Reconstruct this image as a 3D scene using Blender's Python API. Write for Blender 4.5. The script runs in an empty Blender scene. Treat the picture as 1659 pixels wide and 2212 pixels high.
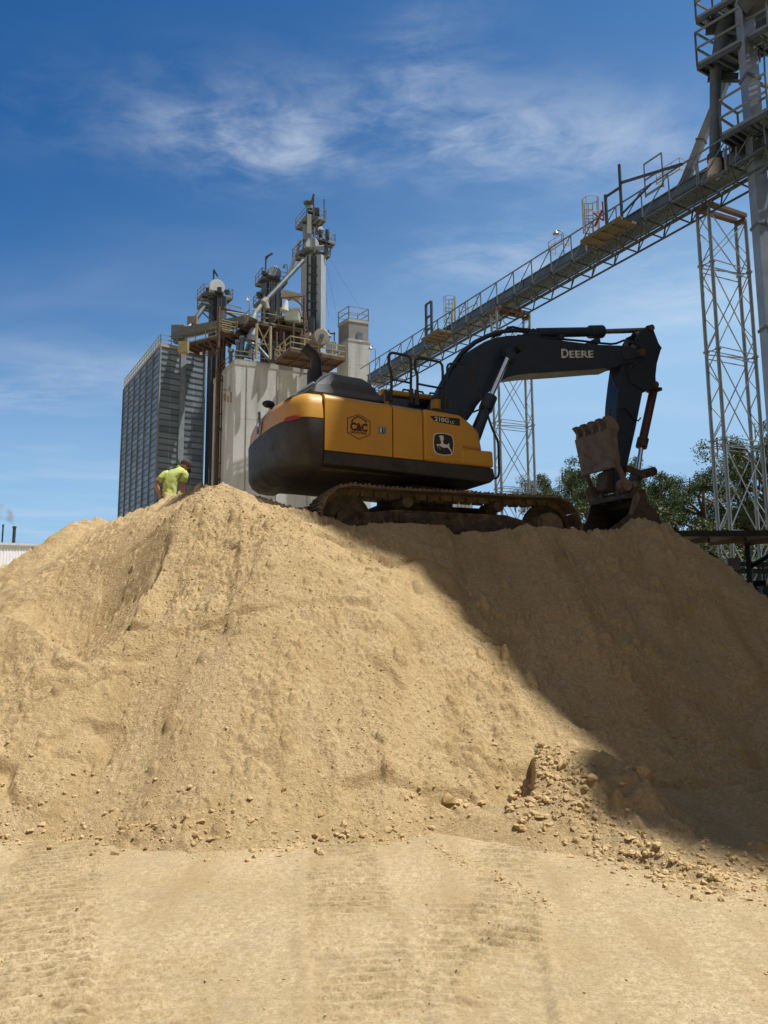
import bpy, bmesh, math, random
import numpy as np
from mathutils import Vector, Matrix
R = math.radians
scene = bpy.context.scene
COL = scene.collection

# ------------------------------------------------------------------ camera
EYE = Vector((0, 0, 1.65)); PITCH = R(7.94); ROLL = 0.006; FPX = 1661.0; CX, CY = 829.5, 1106.0
_F = Vector((0, math.cos(PITCH), math.sin(PITCH)))
_R0 = Vector((1, 0, 0)); _U0 = Vector((0, -math.sin(PITCH), math.cos(PITCH)))
_RR = _R0 * math.cos(ROLL) - _U0 * math.sin(ROLL)
_UU = _U0 * math.cos(ROLL) + _R0 * math.sin(ROLL)
cd = bpy.data.cameras.new('camera'); cam = bpy.data.objects.new('camera', cd); COL.objects.link(cam)
cam.matrix_world = Matrix(((_RR.x, _UU.x, -_F.x, EYE.x), (_RR.y, _UU.y, -_F.y, EYE.y), (_RR.z, _UU.z, -_F.z, EYE.z), (0, 0, 0, 1)))
cd.sensor_fit = 'HORIZONTAL'; cd.sensor_width = 36.0; cd.lens = 36.0 * FPX / 1659.0
cd.clip_start = 0.05; cd.clip_end = 9000
scene.camera = cam

# ------------------------------------------------------------------ sky, sun, exposure
SUN = Vector((0.40, -0.03, 0.916)).normalized()
SUN_STRENGTH = 5.0; SKY_STRENGTH = 0.074
world = bpy.data.worlds.new('World'); scene.world = world; world.use_nodes = True
def build_world():
    nt = world.node_tree; N = nt.nodes; Lk = nt.links
    N.clear()
    out = N.new('ShaderNodeOutputWorld'); bg = N.new('ShaderNodeBackground')
    sky = N.new('ShaderNodeTexSky'); sky.sky_type = 'NISHITA'; sky.sun_disc = False
    sky.sun_elevation = math.asin(SUN.z); sky.sun_rotation = math.atan2(SUN.x, SUN.y)
    sky.air_density = 1.0; sky.dust_density = 0.6; sky.ozone_density = 3.0; sky.altitude = 0
    def M(op, a, b=None, c=None):
        n = N.new('ShaderNodeMath'); n.operation = op
        for i, v in enumerate((a, b, c)):
            if v is None: continue
            if isinstance(v, (int, float)): n.inputs[i].default_value = v
            else: Lk.new(v, n.inputs[i])
        return n.outputs[0]
    tc = N.new('ShaderNodeTexCoord'); sp = N.new('ShaderNodeSeparateXYZ'); Lk.new(tc.outputs['Generated'], sp.inputs[0])
    z = M('MAXIMUM', sp.outputs[2], 0.03)
    px = M('DIVIDE', sp.outputs[0], z); py = M('DIVIDE', sp.outputs[1], z)   # a flat cloud layer overhead
    cv = N.new('ShaderNodeCombineXYZ'); Lk.new(px, cv.inputs[0]); Lk.new(py, cv.inputs[1])
    def noise(scale, detail, rough, dist, sx, sy, rot=0.0):
        mp = N.new('ShaderNodeMapping'); mp.inputs['Scale'].default_value = (sx, sy, 1); mp.inputs['Rotation'].default_value = (0, 0, rot)
        Lk.new(cv.outputs[0], mp.inputs[0])
        n = N.new('ShaderNodeTexNoise'); n.inputs['Scale'].default_value = scale; n.inputs['Detail'].default_value = detail
        n.inputs['Roughness'].default_value = rough; n.inputs['Distortion'].default_value = dist
        Lk.new(mp.outputs[0], n.inputs['Vector']); return n.outputs['Fac']
    def ramp(v, a, b):
        n = N.new('ShaderNodeMapRange'); n.interpolation_type = 'SMOOTHSTEP'
        n.inputs['From Min'].default_value = a; n.inputs['From Max'].default_value = b
        Lk.new(v, n.inputs['Value']); return n.outputs[0]
    def blob(x, y, rx, ry, tilt=0.0):
        dx = M('SUBTRACT', px, x); dy = M('SUBTRACT', py, y)
        c, s = math.cos(tilt), math.sin(tilt)
        ax = M('DIVIDE', M('ADD', M('MULTIPLY', dx, c), M('MULTIPLY', dy, s)), rx)
        ay = M('DIVIDE', M('SUBTRACT', M('MULTIPLY', dy, c), M('MULTIPLY', dx, s)), ry)
        r2 = M('ADD', M('MULTIPLY', ax, ax), M('MULTIPLY', ay, ay))
        return M('POWER', 2.718, M('MULTIPLY', r2, -1.0))
    wis = noise(2.0, 9, 0.58, 0.5, 1.0, 1.35, 0.7)
    fine = noise(7.0, 8, 0.62, 0.5, 1.0, 1.5, 0.9)
    broad = noise(0.8, 4, 0.5, 0.4, 1.0, 1.6, 0.2)
    mix = M('ADD', M('MULTIPLY', wis, 0.68), M('MULTIPLY', fine, 0.32))
    w1 = ramp(mix, 0.38, 0.68)
    band = M('ADD', blob(0.16, 1.50, 0.62, 0.16, 0.10), M('MULTIPLY', blob(-0.30, 1.53, 0.15, 0.16, 0.7), 0.6))
    band = M('ADD', band, M('MULTIPLY', blob(0.07, 1.27, 0.10, 0.15, 0.3), 0.6))
    band = M('ADD', band, M('MULTIPLY', blob(0.36, 2.02, 0.34, 0.17, -0.2), 0.62))
    band = M('ADD', band, M('MULTIPLY', blob(-1.45, 3.2, 0.55, 0.25, -0.5), 0.5))
    band = M('ADD', band, M('MULTIPLY', blob(1.1, 2.3, 0.5, 0.4, 0.0), 0.6))
    mask = M('MULTIPLY', M('MULTIPLY', w1, band), 0.70)
    haze = M('MULTIPLY', ramp(broad, 0.45, 0.75), M('MULTIPLY', ramp(py, 1.2, 3.2), 0.22))
    low = M('MULTIPLY', ramp(py, 2.2, 8.0), M('MULTIPLY', ramp(noise(0.5, 6, 0.6, 0.5, 0.7, 0.5), 0.35, 0.7), 0.30))
    veil = M('ADD', M('MULTIPLY', ramp(py, 1.10, 4.2), 0.40), M('MULTIPLY', blob(1.3, 3.0, 1.2, 1.7), 0.72))
    tot = M('MINIMUM', M('ADD', M('ADD', mask, haze), low), 0.85)
    tint = N.new('ShaderNodeMix'); tint.data_type = 'RGBA'; tint.blend_type = 'MULTIPLY'; tint.inputs['Factor'].default_value = 1
    Lk.new(sky.outputs[0], tint.inputs['A']); tint.inputs['B'].default_value = SKY_TINT
    mx = N.new('ShaderNodeMix'); mx.data_type = 'RGBA'
    veil = M('ADD', veil, M('MULTIPLY', ramp(py, 2.2, 7.0), 0.30))
    vm = N.new('ShaderNodeMix'); vm.data_type = 'RGBA'
    Lk.new(M('MINIMUM', veil, 0.8), vm.inputs['Factor']); Lk.new(tint.outputs['Result'], vm.inputs['A']); vm.inputs['B'].default_value = (4.6, 7.2, 9.9, 1)
    Lk.new(tot, mx.inputs['Factor']); Lk.new(vm.outputs['Result'], mx.inputs['A'])
    mx.inputs['B'].default_value = CLOUD
    # warm cloud added out of view behind the camera, to warm the shaded sand
    fill_cloud = M('MULTIPLY', ramp(py, 0.75, -0.35), M('ADD', 0.45, M('MULTIPLY', ramp(noise(0.9, 6, 0.6, 0.5, 1, 1), 0.35, 0.65), 0.4)))
    mx2 = N.new('ShaderNodeMix'); mx2.data_type = 'RGBA'
    Lk.new(fill_cloud, mx2.inputs['Factor']); Lk.new(mx.outputs['Result'], mx2.inputs['A']); mx2.inputs['B'].default_value = (4.2, 3.8, 3.1, 1)
    mx = mx2
    Lk.new(mx.outputs['Result'], bg.inputs['Color']); bg.inputs['Strength'].default_value = SKY_STRENGTH
    Lk.new(bg.outputs[0], out.inputs[0])
SKY_TINT = (0.16, 0.68, 1.12, 1); CLOUD = (7.4, 8.3, 9.4, 1)
build_world()
ld = bpy.data.lights.new('sun', 'SUN'); ld.energy = SUN_STRENGTH; ld.angle = R(0.53); ld.color = (1.0, 0.96, 0.89)
lo = bpy.data.objects.new('sun', ld); COL.objects.link(lo); lo.location = (20, -5, 60)
lo.rotation_euler = SUN.to_track_quat('Z', 'Y').to_euler()
scene.view_settings.view_transform = 'Standard'; scene.view_settings.look = 'None'
scene.view_settings.exposure = 0.30; scene.view_settings.gamma = 1.0

# ------------------------------------------------------------------ pixel to point (distances and sizes are in metres)
def ray(X, Y):
    return _F + _RR * ((X - CX) / FPX) - _UU * ((Y - CY) / FPX)
def P(X, Y, d):                       # the point seen at (X, Y) standing d metres ahead
    r = ray(X, Y); return EYE + r * (d / r.y)
def Pz(X, Y, z):                      # the point seen at (X, Y) lying at height z
    r = ray(X, Y); return EYE + r * ((z - EYE.z) / r.z)
def Zm(x0, y0, s):
    k = s / 1.8228
    return lambda a, b: (x0 / 1.8228 + a * k, y0 / 1.8228 + b * k)
zA = Zm(650, 1000, .3014); zB = Zm(950, 700, .33153); zC = Zm(850, 1150, .3918)
z1 = Zm(400, 700, .66305); z2 = Zm(950, 1250, .63291); z3 = Zm(1700, 1250, .60277); z4 = Zm(1400, 700, .7836)
z5 = Zm(2300, 0, .45222); z6 = Zm(2500, 900, .6779); zE = Zm(1650, 1250, .36166); zF = Zm(2200, 1600, .30139)
zG = Zm(2200, 1250, .30139); zH = Zm(1200, 1300, .36166); zK = Zm(1300, 1600, .36166); zP = Zm(560, 1770, .14467)
zL = Zm(1150, 1850, .72333); zW = Zm(2600, 2000, .25558)

# ------------------------------------------------------------------ materials
MATS = {}
def mat(name, base, rough=0.6, metal=0.0, var=0.25, scale=3.0, bump=0.0, bscale=40.0, dust=0.0, dustcol=(0.42, 0.31, 0.17), streak=0.0, streakcol=(0.2, 0.1, 0.05), base2=None, spec=0.5):
    if name in MATS: return MATS[name]
    m = bpy.data.materials.new(name); m.use_nodes = True; MATS[name] = m
    nt = m.node_tree; N = nt.nodes; L = nt.links; b = N['Principled BSDF']
    b.inputs['Roughness'].default_value = rough; b.inputs['Metallic'].default_value = metal
    b.inputs['Specular IOR Level'].default_value = spec
    tc = N.new('ShaderNodeTexCoord')
    def noise(sc, det=6, r=0.6, stretch=None):
        n = N.new('ShaderNodeTexNoise'); n.inputs['Scale'].default_value = sc; n.inputs['Detail'].default_value = det; n.inputs['Roughness'].default_value = r
        if stretch:
            mp = N.new('ShaderNodeMapping'); mp.inputs['Scale'].default_value = stretch; L.new(tc.outputs['Object'], mp.inputs[0]); L.new(mp.outputs[0], n.inputs['Vector'])
        else: L.new(tc.outputs['Object'], n.inputs['Vector'])
        return n.outputs['Fac']
    def mr(v, a, bb, c, d):
        n = N.new('ShaderNodeMapRange'); n.inputs[1].default_value = a; n.inputs[2].default_value = bb; n.inputs[3].default_value = c; n.inputs[4].default_value = d
        L.new(v, n.inputs[0]); return n.outputs[0]
    def mixc(f, A, B):
        n = N.new('ShaderNodeMix'); n.data_type = 'RGBA'
        if isinstance(f, (int, float)): n.inputs['Factor'].default_value = f
        else: L.new(f, n.inputs['Factor'])
        for k, v in (('A', A), ('B', B)):
            if isinstance(v, tuple): n.inputs[k].default_value = (*v[:3], 1)
            else: L.new(v, n.inputs[k])
        return n.outputs['Result']
    lo = tuple(c * (1 - var) for c in base); hi = tuple(min(1, c * (1 + var)) for c in (base2 or base))
    c = mixc(mr(noise(scale), 0.3, 0.7, 0, 1), lo, hi)
    if streak > 0:
        c = mixc(mr(noise(scale * 1.3, 8, 0.65, (1, 1, 0.12)), 0.56, 0.75, 0, streak), c, streakcol)
    if dust > 0:
        g = N.new('ShaderNodeNewGeometry'); sp = N.new('ShaderNodeSeparateXYZ'); L.new(g.outputs['Normal'], sp.inputs[0])
        up = mr(sp.outputs[2], -0.2, 0.8, 0.35, 1)
        nm = mr(noise(scale * 2.2, 8, 0.7), 0.42, 0.68, 0, 1)
        mu = N.new('ShaderNodeMath'); mu.operation = 'MULTIPLY'; L.new(up, mu.inputs[0]); L.new(nm, mu.inputs[1])
        m2 = N.new('ShaderNodeMath'); m2.operation = 'MULTIPLY'; L.new(mu.outputs[0], m2.inputs[0]); m2.inputs[1].default_value = dust
        c = mixc(m2.outputs[0], c, dustcol)
    L.new(c, b.inputs['Base Color'])
    L.new(mr(noise(scale * 2.7), 0.3, 0.7, max(0.05, rough - 0.1), min(1, rough + 0.12)), b.inputs['Roughness'])
    if bump > 0:
        bn = N.new('ShaderNodeBump'); bn.inputs['Strength'].default_value = bump; bn.inputs['Distance'].default_value = 0.02
        L.new(noise(bscale, 8, 0.7), bn.inputs['Height']); L.new(bn.outputs[0], b.inputs['Normal'])
    return m

def sand_material(name, cA, cB, cC, bump=0.6, fine=60.0):
    m = bpy.data.materials.new(name); m.use_nodes = True
    nt = m.node_tree; N = nt.nodes; L = nt.links; b = N['Principled BSDF']
    b.inputs['Roughness'].default_value = 0.95; b.inputs['Specular IOR Level'].default_value = 0.15
    tc = N.new('ShaderNodeTexCoord')
    def noise(sc, det=8, r=0.6):
        n = N.new('ShaderNodeTexNoise'); n.inputs['Scale'].default_value = sc; n.inputs['Detail'].default_value = det; n.inputs['Roughness'].default_value = r
        L.new(tc.outputs['Object'], n.inputs['Vector']); return n.outputs['Fac']
    def mr(v, a, bb):
        n = N.new('ShaderNodeMapRange'); n.inputs[1].default_value = a; n.inputs[2].default_value = bb; L.new(v, n.inputs[0]); return n.outputs[0]
    def mixc(f, A, B):
        n = N.new('ShaderNodeMix'); n.data_type = 'RGBA'; L.new(f, n.inputs['Factor'])
        for k, v in (('A', A), ('B', B)):
            if isinstance(v, tuple): n.inputs[k].default_value = (*v[:3], 1)
            else: L.new(v, n.inputs[k])
        return n.outputs['Result']
    c = mixc(mr(noise(0.9), 0.35, 0.65), cA, cB)
    c = mixc(mr(noise(2.3, 9, 0.65), 0.52, 0.72), c, cC)
    mp = N.new('ShaderNodeMapping'); mp.inputs['Scale'].default_value = (2.6, 0.5, 0.5); L.new(tc.outputs['Object'], mp.inputs[0])
    ns = N.new('ShaderNodeTexNoise'); ns.inputs['Scale'].default_value = 1.3; ns.inputs['Detail'].default_value = 7; ns.inputs['Roughness'].default_value = 0.6; L.new(mp.outputs[0], ns.inputs['Vector'])
    c = mixc(mr(ns.outputs['Fac'], 0.50, 0.74), c, tuple(v * k for v, k in zip(cA, (0.80, 0.74, 0.68))))
    c = mixc(mr(noise(24, 6, 0.75), 0.34, 0.60), tuple(v * k for v, k in zip(cA, (0.78, 0.74, 0.68))), c)
    c = mixc(mr(noise(70, 3, 0.6), 0.30, 0.52), tuple(v * k for v, k in zip(cA, (0.74, 0.69, 0.60))), c)
    L.new(c, b.inputs['Base Color'])
    h1 = noise(fine, 8, 0.75); h2 = noise(fine * 0.3, 8, 0.7)
    ad = N.new('ShaderNodeMath'); ad.operation = 'MULTIPLY_ADD'; L.new(h2, ad.inputs[0]); ad.inputs[1].default_value = 1.6; L.new(h1, ad.inputs[2])
    bn = N.new('ShaderNodeBump'); bn.inputs['Strength'].default_value = bump; bn.inputs['Distance'].default_value = 0.025
    L.new(ad.outputs[0], bn.inputs['Height']); L.new(bn.outputs[0], b.inputs['Normal'])
    return m

# ------------------------------------------------------------------ mesh builder
def V(p): return Vector(p)
class MB:
    def __init__(s): s.v = []; s.f = []
    def add(s, vs, fs):
        o = len(s.v); s.v += [tuple(v) for v in vs]; s.f += [tuple(i + o for i in f) for f in fs]; return s
    def hexa(s, c8):
        return s.add(c8, [(0, 3, 2, 1), (4, 5, 6, 7), (0, 1, 5, 4), (1, 2, 6, 5), (2, 3, 7, 6), (3, 0, 4, 7)])
    def box(s, lo, hi):
        x0, y0, z0 = lo; x1, y1, z1_ = hi
        return s.hexa([(x0, y0, z0), (x1, y0, z0), (x1, y1, z0), (x0, y1, z0), (x0, y0, z1_), (x1, y0, z1_), (x1, y1, z1_), (x0, y1, z1_)])
    def bar(s, p, q, w=0.05, h=None, up=(0, 0, 1)):
        p = V(p); q = V(q); h = h or w; d = q - p
        if d.length < 1e-6: return s
        d.normalize(); u = V(up)
        if abs(d.dot(u)) > 0.97: u = V((0.6, 0.8, 0))
        a = d.cross(u).normalized(); b = a.cross(d).normalized()
        a = a * (w / 2); b = b * (h / 2)
        return s.hexa([p - a - b, p + a - b, p + a + b, p - a + b, q - a - b, q + a - b, q + a + b, q - a + b])
    def tube(s, p, q, r, n=8, r2=None, cap=True):
        return s.path([p, q], [r, r if r2 is None else r2], n, cap)
    def path(s, pts, r, n=8, cap=True):
        pts = [V(p) for p in pts]; k = len(pts)
        rs = [r] * k if isinstance(r, (int, float)) else list(r)
        o = len(s.v); prev = None
        for i, p in enumerate(pts):
            t = (pts[min(i + 1, k - 1)] - pts[max(i - 1, 0)]).normalized()
            if prev is None:
                u = V((0, 0, 1)) if abs(t.z) < 0.9 else V((1, 0, 0))
                a = t.cross(u).normalized()
            else:
                a = (prev - t * prev.dot(t)).normalized()
            prev = a; b = t.cross(a)
            for j in range(n):
                an = 2 * math.pi * j / n
                s.v.append(tuple(p + a * (math.cos(an) * rs[i]) + b * (math.sin(an) * rs[i])))
        for i in range(k - 1):
            for j in range(n):
                s.f.append((o + i * n + j, o + i * n + (j + 1) % n, o + (i + 1) * n + (j + 1) % n, o + (i + 1) * n + j))
        if cap:
            s.f.append(tuple(o + j for j in reversed(range(n)))); s.f.append(tuple(o + (k - 1) * n + j for j in range(n)))
        return s
    def ext(s, poly, off):                     # polygon of 3-D points extruded along a vector
        n = len(poly); off = V(off); a = [V(p) for p in poly]; b = [p + off for p in a]
        return s.add(a + b, [tuple(reversed(range(n))), tuple(range(n, 2 * n))] + [(i, (i + 1) % n, n + (i + 1) % n, n + i) for i in range(n)])
    def prism(s, xz, y0, y1):                  # polygon in local x, z between two y
        return s.ext([(x, y0, z) for x, z in xz], (0, y1 - y0, 0))
    def loft(s, rings, closed=True, cap=True):
        o = len(s.v); n = len(rings[0])
        for r in rings: s.v += [tuple(p) for p in r]
        m = n if closed else n - 1
        for i in range(len(rings) - 1):
            for j in range(m):
                s.f.append((o + i * n + j, o + i * n + (j + 1) % n, o + (i + 1) * n + (j + 1) % n, o + (i + 1) * n + j))
        if cap:
            s.f.append(tuple(o + j for j in reversed(range(n)))); e = o + (len(rings) - 1) * n
            s.f.append(tuple(e + j for j in range(n)))
        return s
    def ball(s, c, r, n=10, m=7):
        c = V(c); rr = (r, r, r) if isinstance(r, (int, float)) else r
        rings = []
        for i in range(1, m):
            th = math.pi * i / m
            rings.append([(c.x + rr[0] * math.sin(th) * math.cos(2 * math.pi * j / n), c.y + rr[1] * math.sin(th) * math.sin(2 * math.pi * j / n), c.z - rr[2] * math.cos(th)) for j in range(n)])
        return s.loft(rings)
    def build(s, name, m, parent=None, smooth=False, bevel=0.0, seg=2, fix=True, origin=None):
        me = bpy.data.meshes.new(name)
        o_ = V(origin) if origin is not None else (parent['_o'] if parent is not None and '_o' in parent else None)
        vs = s.v
        if o_ is not None:
            ox, oy, oz = o_; vs = [(x - ox, y - oy, z - oz) for x, y, z in vs]
        me.from_pydata(vs, [], s.f); me.update()
        if fix:
            bm = bmesh.new(); bm.from_mesh(me); bmesh.ops.recalc_face_normals(bm, faces=bm.faces); bm.to_mesh(me); bm.free()
        me.materials.append(m)
        ob = bpy.data.objects.new(name, me); COL.objects.link(ob)
        if parent is not None: ob.parent = parent
        elif origin is not None: ob.location = o_
        if smooth:
            me.shade_smooth()
            if smooth != 'all': me.set_sharp_from_angle(angle=R(40))
        if bevel > 0:
            bv = ob.modifiers.new('bevel', 'BEVEL'); bv.width = bevel; bv.segments = seg; bv.limit_method = 'ANGLE'; bv.angle_limit = R(35)
            bv.harden_normals = False
        return ob
def tag(o, label=None, cat=None, group=None, kind=None):
    if label: o['label'] = label
    if cat: o['category'] = cat
    if group: o['group'] = group
    if kind: o['kind'] = kind
    return o
def thing(name, label, cat, loc=(0, 0, 0), rz=0.0, group=None, world_coords=True):
    o = bpy.data.objects.new(name, None); COL.objects.link(o); o.location = loc; o.rotation_euler = (0, 0, rz)
    o.empty_display_size = 0.3
    tag(o, label, cat, group)
    if world_coords: o['_o'] = tuple(loc)      # children give world points; removed at the end
    return o
def copy_tree(o, parent=None):
    c = o.copy(); COL.objects.link(c)
    if parent is not None:
        c.parent = parent
    for ch in list(o.children): copy_tree(ch, c)
    return c

# ------------------------------------------------------------------ sand: one height function for piles and ground
rng = np.random.default_rng(7)
_TAB = rng.random((6, 256, 256)).astype(np.float32)
def vnoise(x, y, k=0):
    xi = np.floor(x).astype(int); yi = np.floor(y).astype(int); fx = x - xi; fy = y - yi
    fx = fx * fx * (3 - 2 * fx); fy = fy * fy * (3 - 2 * fy); T = _TAB[k % 6]
    a = T[xi & 255, yi & 255]; b = T[(xi + 1) & 255, yi & 255]; c = T[xi & 255, (yi + 1) & 255]; d = T[(xi + 1) & 255, (yi + 1) & 255]
    return (a * (1 - fx) + b * fx) * (1 - fy) + (c * (1 - fx) + d * fx) * fy
def fbm(x, y, oct=4, k=0, gain=0.5):
    s = 0; a = 1.0; t = 0
    for i in range(oct):
        s = s + a * (vnoise(x * 2 ** i + 17.3 * i, y * 2 ** i - 9.1 * i, k + i) - 0.5); t += a; a *= gain
    return s / t * 2
def smin(a, b, k):
    h = np.clip(0.5 + 0.5 * (b - a) / k, 0, 1); return b * (1 - h) + a * h - k * h * (1 - h)
def smax(a, b, k): return -smin(-a, -b, k)
def sstep(a, b, x):
    t = np.clip((x - a) / (b - a), 0, 1); return t * t * (3 - 2 * t)
def ridge(x, y, pts, slope, left=None, step=0.0):
    """height of a ridge of loose sand: crest polyline (x, y, h), flanks falling at `slope` (another slope and a scarp on its left)"""
    best = np.full(x.shape, -9.0)
    for (x0, y0, h0), (x1, y1, h1) in zip(pts[:-1], pts[1:]):
        dx, dy = x1 - x0, y1 - y0; L2 = dx * dx + dy * dy
        t = np.clip(((x - x0) * dx + (y - y0) * dy) / L2, 0, 1)
        ex = x - (x0 + t * dx); ey = y - (y0 + t * dy); d = np.hypot(ex, ey)
        if left is None: v = h0 + t * (h1 - h0) - slope * d
        else:
            side = (dx * (y - y0) - dy * (x - x0)) / math.sqrt(L2)
            isl = sstep(-0.02, 0.10, side)
            v = h0 + t * (h1 - h0) - (slope * (1 - isl) + left * isl) * d - step * isl
        best = np.maximum(best, v)
    return best
def lerp(x, xs, ys): return np.interp(x, xs, ys)
def main_pile(x, y):
    toe = lerp(x, [-9, -3, 0.0, 0.45, 1.0, 1.5, 2.2, 3.2, 4.2, 5.2, 7.5], [5.6, 5.95, 5.95, 6.25, 6.75, 6.95, 7.0, 7.1, 7.3, 7.9, 9.5])
    base = lerp(x, [0.6, 1.8, 2.4, 6], [0, 0.16, 0.22, 0.1])
    wob = 0.12 * np.sin(x * 2.1 + 0.8) * sstep(1.0, 0.2, x) + 0.20 * fbm(x * 1.3, y * 0.3, 3, 1) + 0.07 * fbm(x * 2.2, y * 0.6, 2, 2)
    slope = lerp(x, [-4, 0.2, 1.8, 3.0], [0.775, 0.775, 0.69, 0.66])
    face = base + slope * (y - toe - wob) - 0.05 * sstep(0, 1.2, y - toe) * sstep(3.0, 1.2, y - toe)
    face = np.where(y < toe + wob, base + (y - toe - wob) * 0.5, face)
    xr = x
    plat = 2.12 + 0.62 * (y - 8.9) - 0.06 * (x - 0.2) - 0.10 * np.exp(-((y - 9.45) / 0.35) ** 2)
    plat = smin(plat, 2.84 + 0.20 * np.exp(-((y - 10.25 - 0.38 * (x - 0.5)) / 0.28) ** 2) * (0.5 + 1.0 * vnoise(x * 1.7, y * 1.7, 3)) + 0.06 * fbm(x * 1.8, y * 1.8, 3, 3), 0.10)
    # the tracks have sunk into the platform
    ux, uy = (x - UC[0]), (y - UC[1]); c, s = math.cos(UYAW), math.sin(UYAW)
    lx = ux * c + uy * s; ly = -ux * s + uy * c
    for sgn in (-1, 1):
        rut = sstep(0.62, 0.42, np.abs(ly - sgn * 1.19)) * sstep(2.55, 2.2, np.abs(lx))
        plat = plat - 0.22 * rut
    plat = smin(plat, 2.95 - 0.82 * (x - 4.0), 0.2)
    plat = smin(plat, 2.85 + 1.3 * (x + 1.75), 0.15)
    plat = smin(plat, 2.9 - 0.7 * (y - 16.2), 0.2)
    pk = ridge(x, y, [(-2.33, 10.5, 3.60), (-2.25, 11.0, 3.60)], 0.52, left=0.74)
    sad = ridge(x, y, [(-2.33, 10.7, 3.58), (-3.0, 12.0, 3.72), (-3.7, 12.8, 3.74), (-4.5, 13.5, 3.46), (-5.4, 13.9, 3.40)], 0.64, left=0.66)
    pk = np.maximum(pk, sad)
    pk = pk - 1.25 * np.exp(-((x + 3.50 + 0.22 * (y - 9)) / 0.82) ** 2) * sstep(11.0, 9.2, y) * sstep(-2.45, -2.75, x + 0.06 * (y - 9))
    pk2 = ridge(x, y, [(-2.36, 10.4, 3.56), (-2.50, 8.86, 2.36), (-2.60, 8.23, 1.86), (-2.90, 7.6, 1.34), (-3.3, 7.0, 0.86)][::-1], 0.35, left=0.95, step=0.32)
    lf = ridge(x, y, [(-2.90, 7.62, 1.34), (-4.07, 8.2, 1.82), (-5.6, 8.9, 2.45), (-7.5, 9.4, 2.9)], 1.0)
    top = smax(plat, pk, 0.25); top = np.maximum(top, pk2); top = smax(top, lf, 0.02)
    # behind the crest the left flank of the main pile slides into the valley
    h = smin(face, top, 0.10)
    # scarps and small slides on the face
    for (sx, sy, sw, sh, dpt) in ((-2.42, 8.72, 0.16, 0.3, 0.16), (0.9, 7.8, 0.25, 0.5, 0.05), (0.55, 7.2, 0.2, 0.4, 0.05), (-0.4, 9.0, 0.7, 0.12, 0.06), (-1.6, 9.3, 0.5, 0.15, 0.07)):
        h = h - dpt * np.exp(-((x - sx) / sw) ** 2 - ((y - sy) / sh) ** 2)
    # a broken bite near the toe with a clean cut face
    bite = sstep(1.12, 1.15, x) * sstep(1.40, 1.30, x) * sstep(6.50, 6.62, y) * sstep(7.35, 7.15, y)
    h = h - 0.05 * bite
    return h
def berm(x, y, detail=True):
    w = 0.26 * fbm(x * 1.7, y * 1.7, 4, 2)
    b = ridge(x + w, y, [(1.40, 6.95, 0.58), (1.75, 6.6, 0.52), (2.05, 6.15, 0.36), (2.3, 5.7, 0.20), (2.9, 5.1, 0.08)], 0.50)
    b = smax(b, ridge(x + w, y - w, [(1.38, 6.95, 0.55), (1.45, 6.2, 0.30), (1.75, 5.6, 0.12), (2.0, 5.0, 0.03)], 0.75), 0.06)
    cl = 1.26 + 0.10 * fbm(x * 3, y * 3, 3, 1) + 0.12 * (y - 6.8)
    b = b - 0.30 * sstep(cl + 0.03, cl - 0.03, x) * sstep(6.35, 6.55, y)
    b = smax(b, ridge(x, y, [(2.4, 6.9, 0.22), (4.2, 6.6, 0.16), (5.5, 6.9, 0.15)], 0.2), 0.1)
    return b
def right_heap(x, y): return ridge(x, y, [(4.5, 8.1, 0.78), (6.5, 8.6, 1.3)], 0.75)
def back_pile(x, y):
    b = ridge(x, y, [(-5.50, 13.6, 3.45), (-4.95, 14.0, 3.42), (-4.0, 15.4, 3.0)], 0.80)
    return smax(b, ridge(x, y, [(-5.55, 13.3, 3.15), (-6.0, 12.4, 2.0), (-7.0, 11.0, 0.7)], 0.9), 0.15)
def bucket_heap(x, y):
    r_ = np.hypot((x - 4.02) * 1.2, y - 11.85); return 3.40 - 0.78 * (np.sqrt(r_ * r_ + 0.09) - 0.02)
def lumps(x, y, cell, rmin, rmax, prob, k):
    """half buried broken lumps: one per grid cell, height above the slope"""
    cx = np.floor(x / cell).astype(int); cy = np.floor(y / cell).astype(int); best = np.zeros_like(x); T = _TAB[k % 6]; T2 = _TAB[(k + 1) % 6]; T3 = _TAB[(k + 2) % 6]
    for i in (-1, 0, 1):
        for j in (-1, 0, 1):
            a = (cx + i) & 255; b_ = (cy + j) & 255
            px = (cx + i + T[a, b_]) * cell; py = (cy + j + T2[a, b_]) * cell; u = T3[a, b_]; r = rmin + (rmax - rmin) * (T[b_, a] ** 3)
            ang = T2[b_, a] * 6.283; c, s = np.cos(ang), np.sin(ang); dx = x - px; dy = (y - py) * 0.8; q = T3[b_, a]
            ex = dx * c + dy * s; ey = -dx * s + dy * c
            d = np.maximum(np.abs(ex) * 1.05, np.maximum(np.abs(ey) * 1.2, (np.abs(ex) + np.abs(ey)) * 0.78)) * 0.55 + np.hypot(ex, ey * 1.15) * 0.45   # blocky, not round
            h = np.minimum(np.sqrt(np.maximum(r * r - d * d, 0)) * (0.75 + 0.7 * q), r * 0.95)
            best = np.maximum(best, np.where(u < prob, h, 0))
    return best
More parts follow.
